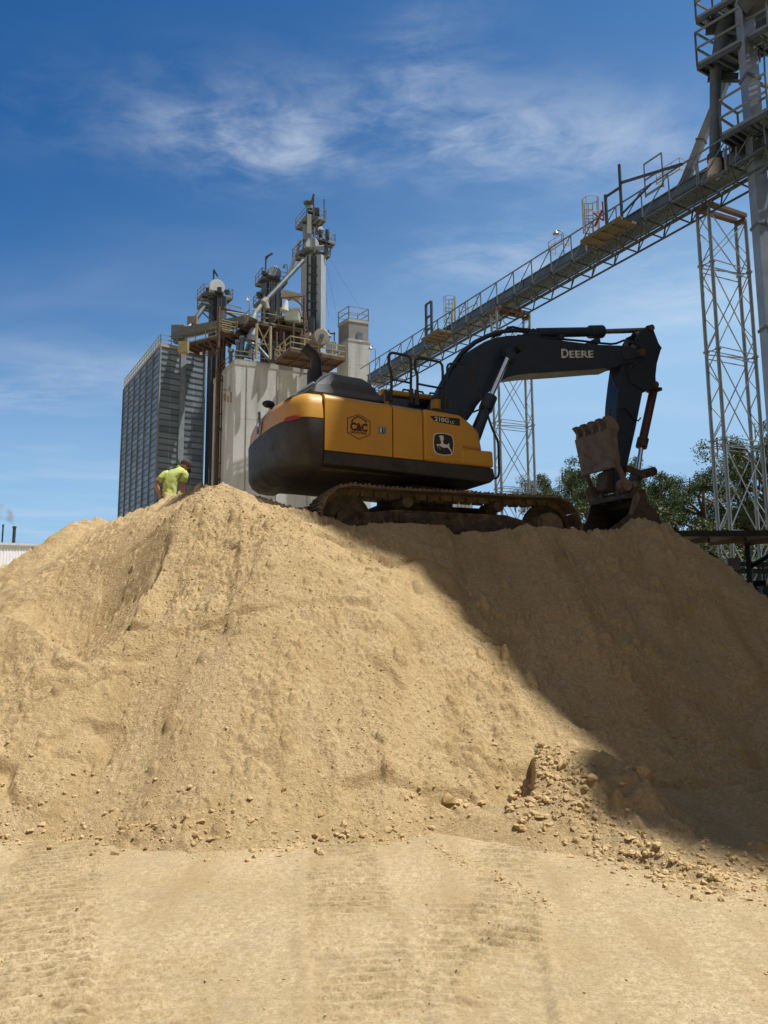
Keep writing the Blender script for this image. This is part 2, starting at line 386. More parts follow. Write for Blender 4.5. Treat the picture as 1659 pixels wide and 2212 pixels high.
def rough(x, y, amp=1.0):
    n = 0.060 * fbm(x * 1.1, y * 1.1, 3, 0)
    patch = sstep(-0.16, 0.22, fbm(x * 1.1 + 5, y * 0.55, 3, 4))
    m = fbm(x * 5.0, y * 5.0, 3, 1); n = n + (0.15 + 0.85 * patch) * 0.085 * np.maximum(m, -0.12)
    wx = x + 0.02 * vnoise(x * 9, y * 9, 1); wy = y + 0.02 * vnoise(x * 9 + 4, y * 9, 2)
    for f, th, a, k in ((9.0, 0.58, 0.060, 2), (15.0, 0.52, 0.040, 5), (24.0, 0.45, 0.030, 3)):
        l = vnoise(wx * f, wy * f, k); n = n + a * np.maximum(l - th, 0) * (0.18 + 1.05 * patch)
    pr = 0.25 + 0.6 * patch
    n = n + np.maximum(np.maximum(lumps(wx, wy, 0.19, 0.015, 0.085, 0.45 * (0.3 + patch), 0), lumps(wx, wy, 0.075, 0.010, 0.036, 0.75 * pr + 0.1, 1)), lumps(wx, wy, 0.042, 0.008, 0.021, pr + 0.15, 2))
    rill = fbm(x * 3.4 + 0.35 * y, y * 0.45, 3, 3); n = n + 0.025 * rill
    slump = vnoise(x * 1.5 + 2.0, y * 3.4 + 0.9 * fbm(x * 2, y * 2, 3, 1), 0); n = n - 0.065 * sstep(0.60, 0.72, slump) * sstep(0.95, 0.74, slump) * (0.4 + vnoise(x * 5, y * 5, 2))
    return (n - 0.022) * amp
def cap_(f, lim): return np.minimum(f, lim)
BANDS = []
def ground_h(x, y):
    near = sstep(14, 8, np.hypot(x, y - 4))
    n = 0.012 * fbm(x * 0.9, y * 0.9, 3, 1) + 0.004 * fbm(x * 7, y * 7, 3, 2) + 0.003 * fbm(x * 21, y * 21, 2, 3)
    n = n + lumps(x, y, 0.09, 0.003, 0.014, 0.25 * sstep(0.0, 0.4, fbm(x * 0.9 + 3, y * 1.1, 3, 5)) + 0.03, 3)
    chip = vnoise(x * 19, y * 19, 4); rub = sstep(0.0, 0.5, fbm(x * 0.9 + 3, y * 1.1, 3, 5))
    n = n + 0.015 * np.maximum(chip - 0.66, 0) * rub * 2
    for (x0, y0, x1, y1, w, per, dep, tilt) in BANDS:
        dx, dy = x1 - x0, y1 - y0; L = math.hypot(dx, dy); dx /= L; dy /= L
        al = (x - x0) * dx + (y - y0) * dy; ac = -(x - x0) * dy + (y - y0) * dx
        m = sstep(w / 2, w / 2 - 0.035, np.abs(ac)) * sstep(-0.12, 0.05, al) * sstep(L + 0.1, L - 0.1, al)
        ph = (al + tilt * ac + 0.014 * fbm(x * 3, y * 3, 2, 0)) / per
        cell = np.floor(ph); ph = ph + 0.30 * (vnoise(x * 6.0 + cell * 7.3, cell * 3.7, 1) - 0.5) + 0.10 * (vnoise(x * 28 + cell * 5.1, cell * 1.7, 2) - 0.5)
        saw = (ph % 1.0); tri = sstep(0.0, 0.75, saw) * sstep(1.0, 0.93, saw)
        fade = 0.15 + 0.85 * sstep(-0.25, 0.20, fbm(x * 1.3 + 9, y * 1.6, 3, 2))
        n = n + m * (-0.006 + dep * (tri - 0.4) * fade)
        n = n + 0.007 * sstep(0.35, 0.7, vnoise(x * 4, y * 4, 3)) * np.exp(-((np.abs(ac) - w / 2 - 0.02) / 0.035) ** 2) * sstep(-0.1, 0.1, al) * sstep(L, L - 0.2, al)
    return n * near
def g2(X, Y): p = Pz(X, Y, 0.0); return p.x, p.y
def band(pa, pb, w, per, dep, tilt=0.0): BANDS.append((*g2(*pa), *g2(*pb), w, per, dep, tilt))
band((140, 1800), (20, 2260), 0.60, 0.090, 0.052, 0.05)
band((725, 1795), (820, 2290), 0.52, 0.085, 0.038, -0.05)
band((1100, 1735), (1085, 2260), 0.42, 0.10, 0.034, -0.06)
band((330, 2060), (200, 2400), 0.75, 0.09, 0.022, 0.1)
band((1030, 1960), (1060, 2400), 0.62, 0.085, 0.028, 0.0)

# where the machine stands (used by the ruts)
YAW = R(24.0); EC = (0.50, 12.40, 2.57); UYAW = R(21.0); UC = (EC[0], EC[1])

M_SAND = sand_material('sand', (0.555, 0.415, 0.225), (0.63, 0.485, 0.285), (0.60, 0.475, 0.305), 0.9, 55)
M_SAND2 = sand_material('darker_sand', (0.46, 0.29, 0.12), (0.53, 0.34, 0.15), (0.43, 0.27, 0.125), 0.8, 55)
M_GROUND = sand_material('packed_sand', (0.45, 0.355, 0.205), (0.60, 0.485, 0.315), (0.41, 0.335, 0.235), 0.5, 90)

M_CLOD = sand_material('clod_sand', (0.56, 0.42, 0.23), (0.63, 0.485, 0.285), (0.60, 0.48, 0.30), 0.4, 90)
def heightfield(name, m, xs, ys, hf, cut=None, floor=-0.25):
    X, Y = np.meshgrid(xs, ys); Z = hf(X, Y)
    nx, ny = len(xs), len(ys)
    idx = np.arange(nx * ny).reshape(ny, nx)
    q = np.stack([idx[:-1, :-1], idx[:-1, 1:], idx[1:, 1:], idx[1:, :-1]], -1).reshape(-1, 4)
    if cut is not None:
        keep = Z > cut(X, Y); k = keep.reshape(-1); q = q[k[q].any(1)]
    used = np.zeros(nx * ny, bool); used[q.reshape(-1)] = True
    re = np.cumsum(used) - 1; q = re[q]
    co = np.stack([X, Y, np.maximum(Z, floor)], -1).reshape(-1, 3)[used].astype(np.float32)
    me = bpy.data.meshes.new(name); me.vertices.add(len(co)); me.vertices.foreach_set('co', co.reshape(-1))
    me.loops.add(q.size); me.loops.foreach_set('vertex_index', q.reshape(-1).astype(np.int32))
    me.polygons.add(len(q)); me.polygons.foreach_set('loop_start', np.arange(0, q.size, 4, dtype=np.int32))
    me.polygons.foreach_set('use_smooth', np.ones(len(q), bool))
    me.update(calc_edges=True); me.validate(); me.materials.append(m)
    o = bpy.data.objects.new(name, me); COL.objects.link(o); return o
def axis(lo, hi, st, far0, far1, k=1.25):
    a = list(np.arange(lo, hi + 1e-6, st)); d = st
    while a[-1] < far1: d *= k; a.append(a[-1] + d)
    b = []; v = lo; d = st
    while v > far0: d *= k; v -= d; b.append(v)
    return np.array(b[::-1] + a)
ground = heightfield('ground', M_GROUND, axis(-4.4, 4.4, 0.018, -4000, 4000), axis(2.9, 7.4, 0.0095, -600, 6000), ground_h, floor=-9)
tag(ground, 'pale packed sandy yard floor with crawler tread marks', kind='structure')

def H_main(x, y):
    m = main_pile(x, y); return m + rough(x, y) * sstep(-0.1, 0.25, m) * (1 + 0.25 * sstep(2.3, 3.1, m) * sstep(-0.6, -1.4, x))
def H_berm(x, y): return berm(x, y) + rough(x + 3, y - 2, 0.85) * sstep(-0.02, 0.2, berm(x, y))
def H_back(x, y): return back_pile(x, y) + rough(x + 31, y + 7, 0.95)
def H_heap(x, y): return bucket_heap(x, y) + rough(x + 13, y + 5, 0.9)
def H_right(x, y): return right_heap(x, y) + rough(x + 23, y + 2, 0.9)
low = lambda x, y: np.full(x.shape, -0.07)
o = heightfield('sand_pile', M_SAND, axis(-4.4, 4.6, 0.0105, -8, 8.4, 1.05), np.concatenate([np.arange(5.0, 5.6, .03), np.arange(5.6, 9.4, .010), np.arange(9.4, 11.3, .014), axis(11.3, 11.32, .016, 11.3, 19.5, 1.02)[1:]]), H_main, low)
tag(o, 'huge tan sand pile with flattened top carrying the excavator', 'sand pile', 'heaps of tan sand')
o = heightfield('sand_pile', M_SAND, np.arange(-0.4, 7, 0.016), np.arange(4.3, 9.0, 0.016), H_berm, low)
tag(o, 'low crumbling windrow of sand at the foot of the big pile', 'sand pile', 'heaps of tan sand')
o = heightfield('sand_pile', M_SAND, np.arange(-13, -1.5, 0.035), np.arange(7.5, 20, 0.035), H_back, low)
tag(o, 'lumpy sand heap behind the big pile, beside the white shed', 'sand pile', 'heaps of tan sand')
o = heightfield('sand_pile', M_SAND, np.arange(1.0, 8.6, 0.024), np.arange(8.6, 15.5, 0.024), H_heap, lambda x, y: main_pile(x, y) - 0.35)
tag(o, 'shaded rounded cone of sand heaped up in front of the bucket', 'sand pile', 'heaps of tan sand')
o = heightfield('sand_pile', M_SAND, np.arange(2.8, 8.5, 0.025), np.arange(6.2, 11, 0.025), H_right, low)
tag(o, 'small sand heap at the right edge in the shade', 'sand pile', 'heaps of tan sand')

def surf(x, y):
    X = np.atleast_1d(np.asarray(x, float)); Y = np.atleast_1d(np.asarray(y, float))
    return np.max(np.stack([H_main(X, Y), H_berm(X, Y), H_right(X, Y), ground_h(X, Y)]), 0)
def ico():
    bm = bmesh.new(); bmesh.ops.create_icosphere(bm, subdivisions=1, radius=1); bm.verts.ensure_lookup_table()
    v = np.array([p.co[:] for p in bm.verts]); f = np.array([[w.index for w in q.verts] for q in bm.faces]); bm.free(); return v, f
def ico2():
    bm = bmesh.new(); bmesh.ops.create_icosphere(bm, subdivisions=2, radius=1); bm.verts.ensure_lookup_table()
    v = np.array([p.co[:] for p in bm.verts]); f = np.array([[w.index for w in q.verts] for q in bm.faces]); bm.free(); return v, f
def clods(name, xs, ys, rs, m, sink=0.25, flat=0.75):
    big = ico2(); small = ico(); zs = surf(xs, ys); VV = []; FF = []; cnt = 0
    for i, (x, y, z, r) in enumerate(zip(xs, ys, zs, rs)):
        v0, f0 = big if r > 0.017 else small
        a = rng.random() * 6.28; s = rng.uniform(0.7, 1.3, 3); c, sn = math.cos(a), math.sin(a)
        v = v0 * (1 + 0.55 * (rng.random((len(v0), 1)) - 0.5)) * s * r * np.array([1, 1, flat])
        k = rng.normal(0, 1, 3); k /= np.linalg.norm(k); v = v - np.outer(np.maximum(v @ k - 0.45 * r, 0), k)
        k = rng.normal(0, 1, 3); k /= np.linalg.norm(k); v = v - np.outer(np.maximum(v @ k - 0.5 * r, 0), k)
        v = v @ np.array([[c, sn, 0], [-sn, c, 0], [0, 0, 1]]); v = v + np.array([x, y, z + r * flat * (1 - 2 * sink) * 0.6])
        FF.append(f0 + cnt); VV.append(v); cnt += len(v0)
    VV = np.concatenate(VV); FF = np.concatenate(FF)
    me = bpy.data.meshes.new(name); me.from_pydata(VV.tolist(), [], FF.tolist()); me.materials.append(m)
    me.shade_smooth(); me.set_sharp_from_angle(angle=R(30))
    o = bpy.data.objects.new(name, me); COL.objects.link(o); return o
def scatter():
    X = []; Y = []; S = []
    def put(n, fx, fy, lo, hi, pw=3.0):
        x = fx(n); y = fy(n, x); r = lo + (hi - lo) * rng.random(n) ** pw
        X.append(x); Y.append(y); S.append(r)
    U = lambda a, b: (lambda n: rng.uniform(a, b, n))
    toe = lambda x: lerp(x, [-9, -3, 0.0, 0.45, 1.0, 1.3], [5.6, 5.95, 5.95, 6.25, 6.7, 6.9])
    put(900, U(-3.6, 1.3), lambda n, x: toe(x) + 0.10 * np.sin(x * 2.1 + 0.8) + np.abs(rng.normal(0, 0.40, n)) - 0.05, 0.005, 0.028, 8)
    put(700, U(-3.6, 1.3), lambda n, x: toe(x) + 0.10 * np.sin(x * 2.1 + 0.8) + rng.normal(0.05, 0.12, n), 0.006, 0.034, 6)
    put(900, U(-4.0, 2.2), lambda n, x: toe(x) + 0.15 + 3.0 * rng.random(n) ** 1.4, 0.004, 0.018, 9)
    t = rng.random(1500); bx = lerp(t, [0, 0.3, 0.6, 1], [1.3, 1.38, 1.7, 2.2]); by = lerp(t, [0, 0.3, 0.6, 1], [6.9, 6.1, 5.5, 4.9])
    X.append(bx + rng.normal(0.0, 0.17, 1500)); Y.append(by + rng.normal(0, 0.14, 1500)); S.append(0.005 + 0.024 * rng.random(1500) ** 4)
    t = rng.random(1300); bx = lerp(t, [0, 1], [1.8, 3.3]); by = lerp(t, [0, 1], [5.6, 4.6])
    X.append(bx + rng.normal(0, 0.25, 1300)); Y.append(by + rng.normal(0, 0.2, 1300)); S.append(0.004 + 0.022 * rng.random(1300) ** 4)
    put(900, U(-3.2, 3.2), lambda n, x: rng.uniform(3.4, 6.0, n), 0.003, 0.010, 3)
    put(500, U(0.30, 0.95), lambda n, x: 6.4 - (x - 0.1) * 1.9 + rng.normal(0, 0.10, n), 0.003, 0.018, 4)
    put(420, U(0.95, 1.65), lambda n, x: rng.uniform(6.0, 7.1, n), 0.006, 0.045, 4)
    put(600, U(1.4, 4.2), lambda n, x: rng.uniform(5.6, 8.2, n), 0.005, 0.022, 5)
    n = 30000; x = rng.uniform(-4.3, 3.6, n); y = rng.uniform(5.9, 10.6, n); k = fbm(x * 1.1, y * 1.1, 3, 2) + 0.35 * rng.normal(0, 1, n)
    ok = (k > -0.05) & (y > lerp(x, [0, 1.3, 4], [5.95, 6.8, 7.2])); x, y = x[ok], y[ok]
    X.append(x); Y.append(y); S.append(0.0035 + 0.011 * rng.random(len(x)) ** 4 * (1 + 0.5 * sstep(2.5, 3, main_pile(x, y))))
    return np.concatenate(X), np.concatenate(Y), np.concatenate(S)
cx_, cy_, cr_ = scatter()
tag(clods('sand_clods', cx_, cy_, cr_, M_CLOD, 0.42), 'loose crumbs and clods of sand along the foot of the pile', 'clods', kind='stuff')
for (X, Y, r, lab) in ((970, 1778, 0.062, 'largest round sand clod lying on the packed ground below the face'), (742, 1808, 0.035, 'upright clod at the toe of the pile beside the tread marks'),
                       (1355, 1722, 0.10, 'big smooth lump half buried in the shaded windrow')):
    gx, gy = g2(X, Y) if r < 0.1 else (2.05, 6.45)
    o = clods('sand_clod', np.array([gx]), np.array([gy]), np.array([r]), M_CLOD, 0.12, 0.8)
    tag(o, lab, 'clod', 'large sand clods')

def hit(X, Y):
    """first point of the sand seen at a pixel"""
    r = ray(X, Y); d = np.arange(4.0, 16, 0.01); x = EYE.x + r.x / r.y * d; z = EYE.z + r.z / r.y * d
    s = np.max(np.stack([H_main(x, d), H_berm(x, d), 0 * d, H_heap(x, d), H_right(x, d)]), 0); i = int(np.argmax(s >= z)); return V((x[i], d[i], z[i]))

# ------------------------------------------------------------------ excavator
M_YEL = mat('machine_yellow', (0.56, 0.285, 0.026), 0.42, 0, 0.08, 1.5, dust=0.22, streak=0.16, streakcol=(0.30, 0.17, 0.05))
M_CAST = mat('counterweight_black', (0.028, 0.028, 0.030), 0.62, 0, 0.25, 2.0, dust=0.13, bump=0.15, bscale=60)
M_HOOD = mat('hood_plastic', (0.080, 0.097, 0.125), 0.55, 0, 0.12, 2.0, dust=0.12)
M_BLK = mat('matt_black', (0.022, 0.023, 0.026), 0.55, 0, 0.2, 3)
M_DARKHOLE = mat('dark_inside', (0.010, 0.010, 0.011), 0.8)
M_BOOM = mat('boom_charcoal', (0.020, 0.034, 0.056), 0.42, 0, 0.18, 1.2, dust=0.05)
M_CHROME = mat('chrome_rod', (0.75, 0.75, 0.76), 0.16, 1.0, 0.05, 4)
M_RUSTY = mat('worn_steel', (0.19, 0.155, 0.125), 0.8, 0.1, 0.4, 5, bump=0.5, bscale=40, dust=0.6, dustcol=(0.30, 0.19, 0.10))
M_BUCKET = mat('bucket_steel', (0.075, 0.058, 0.045), 0.75, 0.1, 0.4, 4, bump=0.4, bscale=35, dust=0.55, dustcol=(0.27, 0.18, 0.10))
M_TRACK = mat('muddy_track', (0.13, 0.10, 0.065), 0.92, 0, 0.4, 5, bump=0.9, bscale=22, dust=0.95, dustcol=(0.37, 0.275, 0.16))
M_FRAME = mat('track_frame', (0.05, 0.042, 0.034), 0.85, 0, 0.4, 4, bump=0.5, bscale=30, dust=1.0, dustcol=(0.32, 0.22, 0.12))
M_WHITE = mat('decal_white', (0.72, 0.72, 0.70), 0.5, 0, 0.04, 6)
M_DECAL = mat('decal_black', (0.018, 0.018, 0.020), 0.45, 0, 0.1, 6)
M_LOGO = mat('decal_brown_black', (0.045, 0.024, 0.012), 0.5, 0, 0.1, 6)
M_RED = mat('red_reflector', (0.30, 0.02, 0.02), 0.3, 0, 0.15, 20)
M_GLASS = mat('dark_glass', (0.012, 0.015, 0.018), 0.08, 0, 0.1, 2)
M_LATCH = mat('latch_steel', (0.35, 0.35, 0.36), 0.4, 0.8, 0.2, 12)
M_UNDER = mat('belly_plate', (0.085, 0.062, 0.038), 0.8, 0, 0.3, 2.5, dust=0.4, streak=0.3)

EXC = thing('excavator', 'yellow and charcoal crawler excavator parked on top of the sand pile', 'excavator', EC, YAW, world_coords=False)
_Rz = Matrix.Rotation(YAW, 3, 'Z'); _Ri = _Rz.transposed(); _ly = _Rz @ V((0, 1, 0)); _C = V(EC)
def loc3(XY, y):                       # machine coordinates of the point seen at a pixel, lying in the plane y of the machine
    r = ray(*XY); p0 = _C + _ly * y; t = (p0 - EYE).dot(_ly) / r.dot(_ly)
    return _Ri @ (EYE + r * t - _C)
def lx(XY, y): p = loc3(XY, y); return (p.x, p.z)
def pl(zf, pts, y): return [lx(zf(*p), y) for p in pts]
def ex(mb, name, m, parent=None, **k): return mb.build(name, m, parent or EXC, **k)
YS = -1.355
# panel lines of the right side
def sx(p): return lx(z2(*p), YS)
seam_t, seam_b = sx((510, 462)), sx((515, 822)); l1_t, l1_b = sx((930, 530)), sx((945, 863)); l2_t, l2_b = sx((1115, 562)), sx((1134, 887))
sk_a, sk_b = sx((515, 905)), sx((1545, 1022)); f_b = sx((1572, 936))
X0 = seam_b[0]; XA = l1_b[0]; XB = l2_b[0]; XF = f_b[0]
def lin(a, b): return lambda x: a[1] + (x - a[0]) * (b[1] - a[1]) / (b[0] - a[0])
ZB = lin(seam_b, f_b); ZT = lin(seam_t, l2_t); ZS = lin(sk_a, (XF, sk_b[1]))
def panel_rings(xs, zb, zt, y0=YS, depth=0.75, r=0.11, n=6):
    rings = []
    for x in xs:
        ring = [(x, y0, zb(x))]
        for i in range(n + 1):
            a = math.pi / 2 * i / n
            ring.append((x, y0 + r - r * math.cos(a), zt(x) - r + r * math.sin(a)))
        ring += [(x, y0 + depth, zt(x)), (x, y0 + depth, zb(x))]
        rings.append(ring)
    return rings
g = 0.009
ex(MB().loft(panel_rings([X0 + g, (X0 + XA) / 2, XA - g], ZB, ZT)), 'side_door', M_YEL, smooth=True, bevel=0.006)
ex(MB().loft(panel_rings([XA + g, XB - g], ZB, ZT)), 'side_door', M_YEL, smooth=True, bevel=0.006)
# front panel with its sloped nose, then the step box
nose = [(1140, 887), (1372, 913), (1364, 800), (1480, 820), (1490, 822), (1478, 715), (1440, 672), (1365, 606), (1330, 598), (1118, 566)]
nz = pl(z2, [(1500, 822), (1480, 715), (1448, 676), (1400, 634), (1358, 604)], YS)
fp = [(XB + g, ZB(XB)), (nz[0][0], ZB(nz[0][0])), nz[0], nz[1], nz[2], nz[3], nz[4], (XB + g, ZT(XB))]
mb = MB(); mb.prism(fp, YS, YS + 0.8); ex(mb, 'front_panel', M_YEL, smooth=True, bevel=0.045, seg=3)
stp = pl(z2, [(1374, 812), (1496, 822), (1566, 832), (1573, 934)], YS - 0.03)
xs_ = stp[0][0]
ex(MB().prism([(xs_, ZB(xs_) + .002), (stp[3][0], stp[3][1]), stp[2], (xs_, stp[0][1] - 0.01)], YS - 0.03, YS + 0.85), 'step_box', M_YEL, bevel=0.03, seg=3)
tr = pl(z2, [(1378, 794), (1486, 812), (1488, 824), (1378, 806)], YS - 0.015)
ex(MB().prism(tr, YS - 0.02, YS + 0.1), 'panel_trim', mat('dark_yellow_trim', (0.42, 0.19, 0.03), 0.6), bevel=0.004)  # narrow strip in a darker orange yellow than the panels
# skirt and belly
xr = X0 - 0.02
ex(MB().prism([(X0, ZS(X0)), (XF - 0.06, ZS(XF) - 0.015), (XF + 0.03, ZS(XF) + 0.06), (XF + 0.0, ZB(XF) - 0.004), (X0, ZB(X0) - 0.004)], YS + 0.012, 1.30), 'frame_skirt', M_CAST, bevel=0.02)
ex(MB().box((X0 + .02, -1.1, ZS(X0) - 0.05), (XF - 0.15, 1.1, ZS(X0) + 0.02)), 'belly_plate', M_UNDER, bevel=0.02)
zi = ZT(XA)
ex(MB().box((X0 + 0.02, YS + 0.06, ZB(XA) - 0.1), (XB, 1.28, zi - 0.04)), 'engine_bay', M_YEL)
ex(MB().box((X0 + .3, YS + 0.12, zi - 0.05), (XB + 0.75, 0.2, zi + 0.012)), 'deck_plate', M_BLK, bevel=0.01)
# swing bearing
ex(MB().tube((0, 0, 0.78), (0, 0, ZS(0) + 0.03), 0.62, 40), 'swing_bearing', M_FRAME, smooth=True)
# counterweight: plan curve swept between heights
cw_m = lx(z2(515, 626), YS)[1]; cw_t = seam_t[1] + 0.005; cw_b = ZS(X0) - 0.0
CWA = [0.98]
def plan(k, inset=0.0, n=44):
    A = CWA[0] - inset; B = 1.355 - inset; e = 2.55; cxx = X0 - 0.14
    pts = [(X0 - 0.012, -B)]
    for i in range(n + 1):
        a = -math.pi / 2 - math.pi * i / n
        c, s = math.cos(a), math.sin(a)
        pts.append((cxx - A * abs(c) ** (2 / e), B * math.copysign(abs(s) ** (2 / e), s)))
    pts.append((X0 - 0.012, B)); return pts
def _left_edge():
    return min(CX + FPX * (v.dot(_RR) / v.dot(_F)) for v in [(_C + _Rz @ V((x, y, 1.45))) - EYE for x, y in plan(0)])
for _ in range(30): CWA[0] += 0.004 * (_left_edge() - 537.0)
print('CW', CWA, _left_edge())
def ringz(z, inset): return [(x, y, z) for x, y in plan(0, inset)]
rg = [ringz(cw_b - 0.10, 0.30), ringz(cw_b - 0.06, 0.14), ringz(cw_b - 0.0, 0.05), ringz(cw_b + 0.10, 0.0), ringz(cw_m - 0.012, -0.012)]
CW = ex(MB().loft(rg), 'counterweight', M_CAST, smooth=True)
rg = [ringz(cw_m, 0.0), ringz((cw_m + cw_t) / 2, 0.02), ringz(cw_t - 0.12, 0.045), ringz(cw_t - 0.04, 0.085), ringz(cw_t, 0.17)]
ex(MB().loft(rg), 'rear_cover', M_YEL, smooth=True)
# bright scuffs, ports and the reflector on the counterweight
def on_cw(px, z_hint=None, off=0.006):
    """point of the counterweight wall seen at a pixel, and its outward normal"""
    r = _Ri @ ray(*px); o = _Ri @ (EYE - _C); best = None
    pp = plan(0, -0.012)
    for (x0, y0), (x1, y1) in zip(pp[:-1], pp[1:]):
        dx, dy = x1 - x0, y1 - y0; den = r.x * dy - r.y * dx
        if abs(den) < 1e-9: continue
        t = ((x0 - o.x) * dy - (y0 - o.y) * dx) / den; u = ((x0 - o.x) * r.y - (y0 - o.y) * r.x) / den
        if t > 0 and -0.001 <= u <= 1.001 and (best is None or t < best[0]):
            nn = V((-dy, dx, 0)).normalized(); nn = nn if nn.dot(r) < 0 else -nn
            best = (t, nn)
    t, nn = best; return o + r * t + nn * off, nn
def cw_patch(pxs, name, m, parent=None, off=0.004, thick=0.012):
    a = [on_cw(p, off=off)[0] for p in pxs]; b = [on_cw(p, off=off + thick)[0] for p in pxs]; n = len(a)
    return ex(MB().add(a + b, [tuple(range(n)), tuple(range(n, 2 * n))] + [(i, (i + 1) % n, n + (i + 1) % n, n + i) for i in range(n)]), name, m, parent)
cw_patch([z2(*p) for p in ((276, 650), (278, 628), (320, 616), (352, 612), (372, 626), (330, 640))], 'reflector', M_RED, off=0.012)
EMB = [(-0.92, 0.70), (-0.72, 0.90), (0.0, 1.0), (0.72, 0.90), (0.92, 0.70), (1.0, 0.0), (0.9, -0.68), (0.66, -0.92), (0.0, -1.0), (-0.66, -0.92), (-0.9, -0.68), (-1.0, 0.0)]
DEER = [(218, 1338), (232, 1326), (246, 1322), (262, 1322), (274, 1326), (262, 1334), (258, 1345), (262, 1378), (284, 1383), (303, 1382), (316, 1376), (318, 1362), (326, 1374), (324, 1392), (330, 1412), (344, 1434), (352, 1452), (363, 1478), (352, 1470), (340, 1448), (322, 1430), (306, 1412), (284, 1418), (262, 1419), (238, 1413), (226, 1404), (206, 1398), (200, 1404), (214, 1422), (234, 1442), (222, 1434), (200, 1412), (188, 1398), (190, 1388), (204, 1386), (222, 1388), (236, 1378), (238, 1350), (232, 1340)]
ANT = [((240, 1322), (228, 1306), (214, 1298)), ((244, 1320), (236, 1302), (226, 1290)), ((254, 1320), (246, 1300), (240, 1284)), ((260, 1322), (262, 1300), (256, 1286))]
def deer_at(fn, parent, y_d, name='leaping_deer_emblem'):
    """white leaping deer with antlers; fn maps emblem coordinates (-1..1) to a point"""
    def q(p, o): return fn((p[0] - 266) / 116, -(p[1] - 1380) / 124, o)
    mb = MB(); a = [q(p, 0.006) for p in DEER]; b = [q(p, 0.010) for p in DEER]; n = len(a)
    mb.add(a + b, [tuple(range(n)), tuple(range(n, 2 * n))] + [(i, (i + 1) % n, n + (i + 1) % n, n + i) for i in range(n)])
    for st in ANT:
        mb.path([q(p, 0.008) for p in st], [0.010, 0.008, 0.004], 4)
    return ex(mb, name, M_WHITE, parent)
def emblem(fn):
    def plate(k, o0, o1, name, m, par=None):
        a = [fn(x * k, z * k, o0) for x, z in EMB]; b = [fn(x * k, z * k, o1) for x, z in EMB]; n = len(a)
        return ex(MB().add(a + b, [tuple(range(n)), tuple(range(n, 2 * n))] + [(i, (i + 1) % n, n + (i + 1) % n, n + i) for i in range(n)]), name, m, par)
    root = plate(1.0, 0.0, 0.003, 'emblem', M_WHITE)
    plate(0.925, 0.0, 0.0055, 'emblem_field', M_DECAL, root)
    deer_at(fn, root, 0)
# side emblem
ec = lx(zE(266, 1380), YS); ew = (lx(zE(382, 1390), YS)[0] - lx(zE(152, 1370), YS)[0]) / 2; eh = (lx(zE(265, 1256), YS)[1] - lx(zE(265, 1503), YS)[1]) / 2
emblem(lambda u, w, o: V((ec[0] + u * ew, YS - 0.001 - o, ec[1] + w * eh)))
pc, pn = on_cw(z2(112, 658), off=0.0)
pt_ = V((0, 0, 1)).cross(pn).normalized(); pt_ = pt_ if pt_.dot(_Ri @ _RR) > 0 else -pt_
emblem(lambda u, w, o: pc + pn * (0.012 + o) - pn * (0.25 * (u * 0.17) ** 2) + pt_ * (u * 0.115) + V((0, 0, w * 0.19)))
# name plate, latch, logo, lettering
npl = pl(zK, [(1083, 103), (1250, 117), (1410, 135), (1410, 214), (1140, 166)], YS)
ex(MB().prism(npl, YS - 0.0045, YS + 0.001), 'model_plate', M_DECAL)
lt = pl(zK, [(515, 217), (606, 227), (606, 304), (515, 297)], YS)
LT = ex(MB().prism(lt, YS - 0.008, YS + 0.001), 'door_latch', M_LATCH, bevel=0.003)
for a, b in ((540, 556), (572, 588)):
    ex(MB().prism(pl(zK, [(a, 236), (b, 238), (b, 288), (a, 286)], YS), YS - 0.014, YS - 0.006), 'latch_paddle', M_WHITE if a < 560 else M_LATCH, LT)
ex(MB().prism(pl(zK, [(532, 232), (598, 239), (598, 294), (532, 288)], YS), YS - 0.009, YS - 0.0075), 'latch_recess', M_DARKHOLE, LT)
def text_mesh(txt, box, y, m, name, parent=None, bold=0.0, depth=0.003, skew=None):
    """lettering fitted into four corners (bottom left, bottom right, top left) of the plane y"""
    fc = bpy.data.curves.new('lettering', 'FONT'); fc.body = txt; fc.extrude = 0.0; fc.offset = bold; fc.resolution_u = 3
    fo = bpy.data.objects.new('lettering', fc); COL.objects.link(fo)
    dg = bpy.context.evaluated_depsgraph_get(); me = bpy.data.meshes.new_from_object(fo.evaluated_get(dg))
    bpy.data.objects.remove(fo)
    co = np.array([v.co[:] for v in me.vertices]); lo = co.min(0); hi = co.max(0); bl, br, tl = [np.array(p) for p in box]
    for v in me.vertices:
        u = (v.co.x - lo[0]) / (hi[0] - lo[0]); w = (v.co.y - lo[1]) / (hi[1] - lo[1])
        p = bl + (br - bl) * u + (tl - bl) * w; v.co = (p[0], y, p[1])
    me.materials.clear(); me.materials.append(m); me.name = name
    ob = bpy.data.objects.new(name, me); COL.objects.link(ob); ob.parent = parent or EXC
    sd = ob.modifiers.new('thickness', 'SOLIDIFY'); sd.thickness = depth; sd.offset = 0
    return ob
def tb(zf, bl, br, tl, y): return [lx(zf(*bl), y), lx(zf(*br), y), lx(zf(*tl), y)]
text_mesh('210G', tb(zK, (1137, 160), (1290, 181), (1137, 112), YS), YS - 0.0075, M_WHITE, 'model_number', bold=0.015)
text_mesh('LC', tb(zK, (1304, 186), (1350, 192), (1304, 156), YS), YS - 0.0075, M_WHITE, 'model_suffix')
hx = [(310, 86), (438, 163), (436, 314), (310, 361), (184, 286), (184, 127)]
ho = pl(zK, hx, YS); hc = (sum(p[0] for p in ho) / 6, sum(p[1] for p in ho) / 6); hi_ = [(hc[0] + (x - hc[0]) * 0.945, hc[1] + (z - hc[1]) * 0.945) for x, z in ho]
mb = MB()
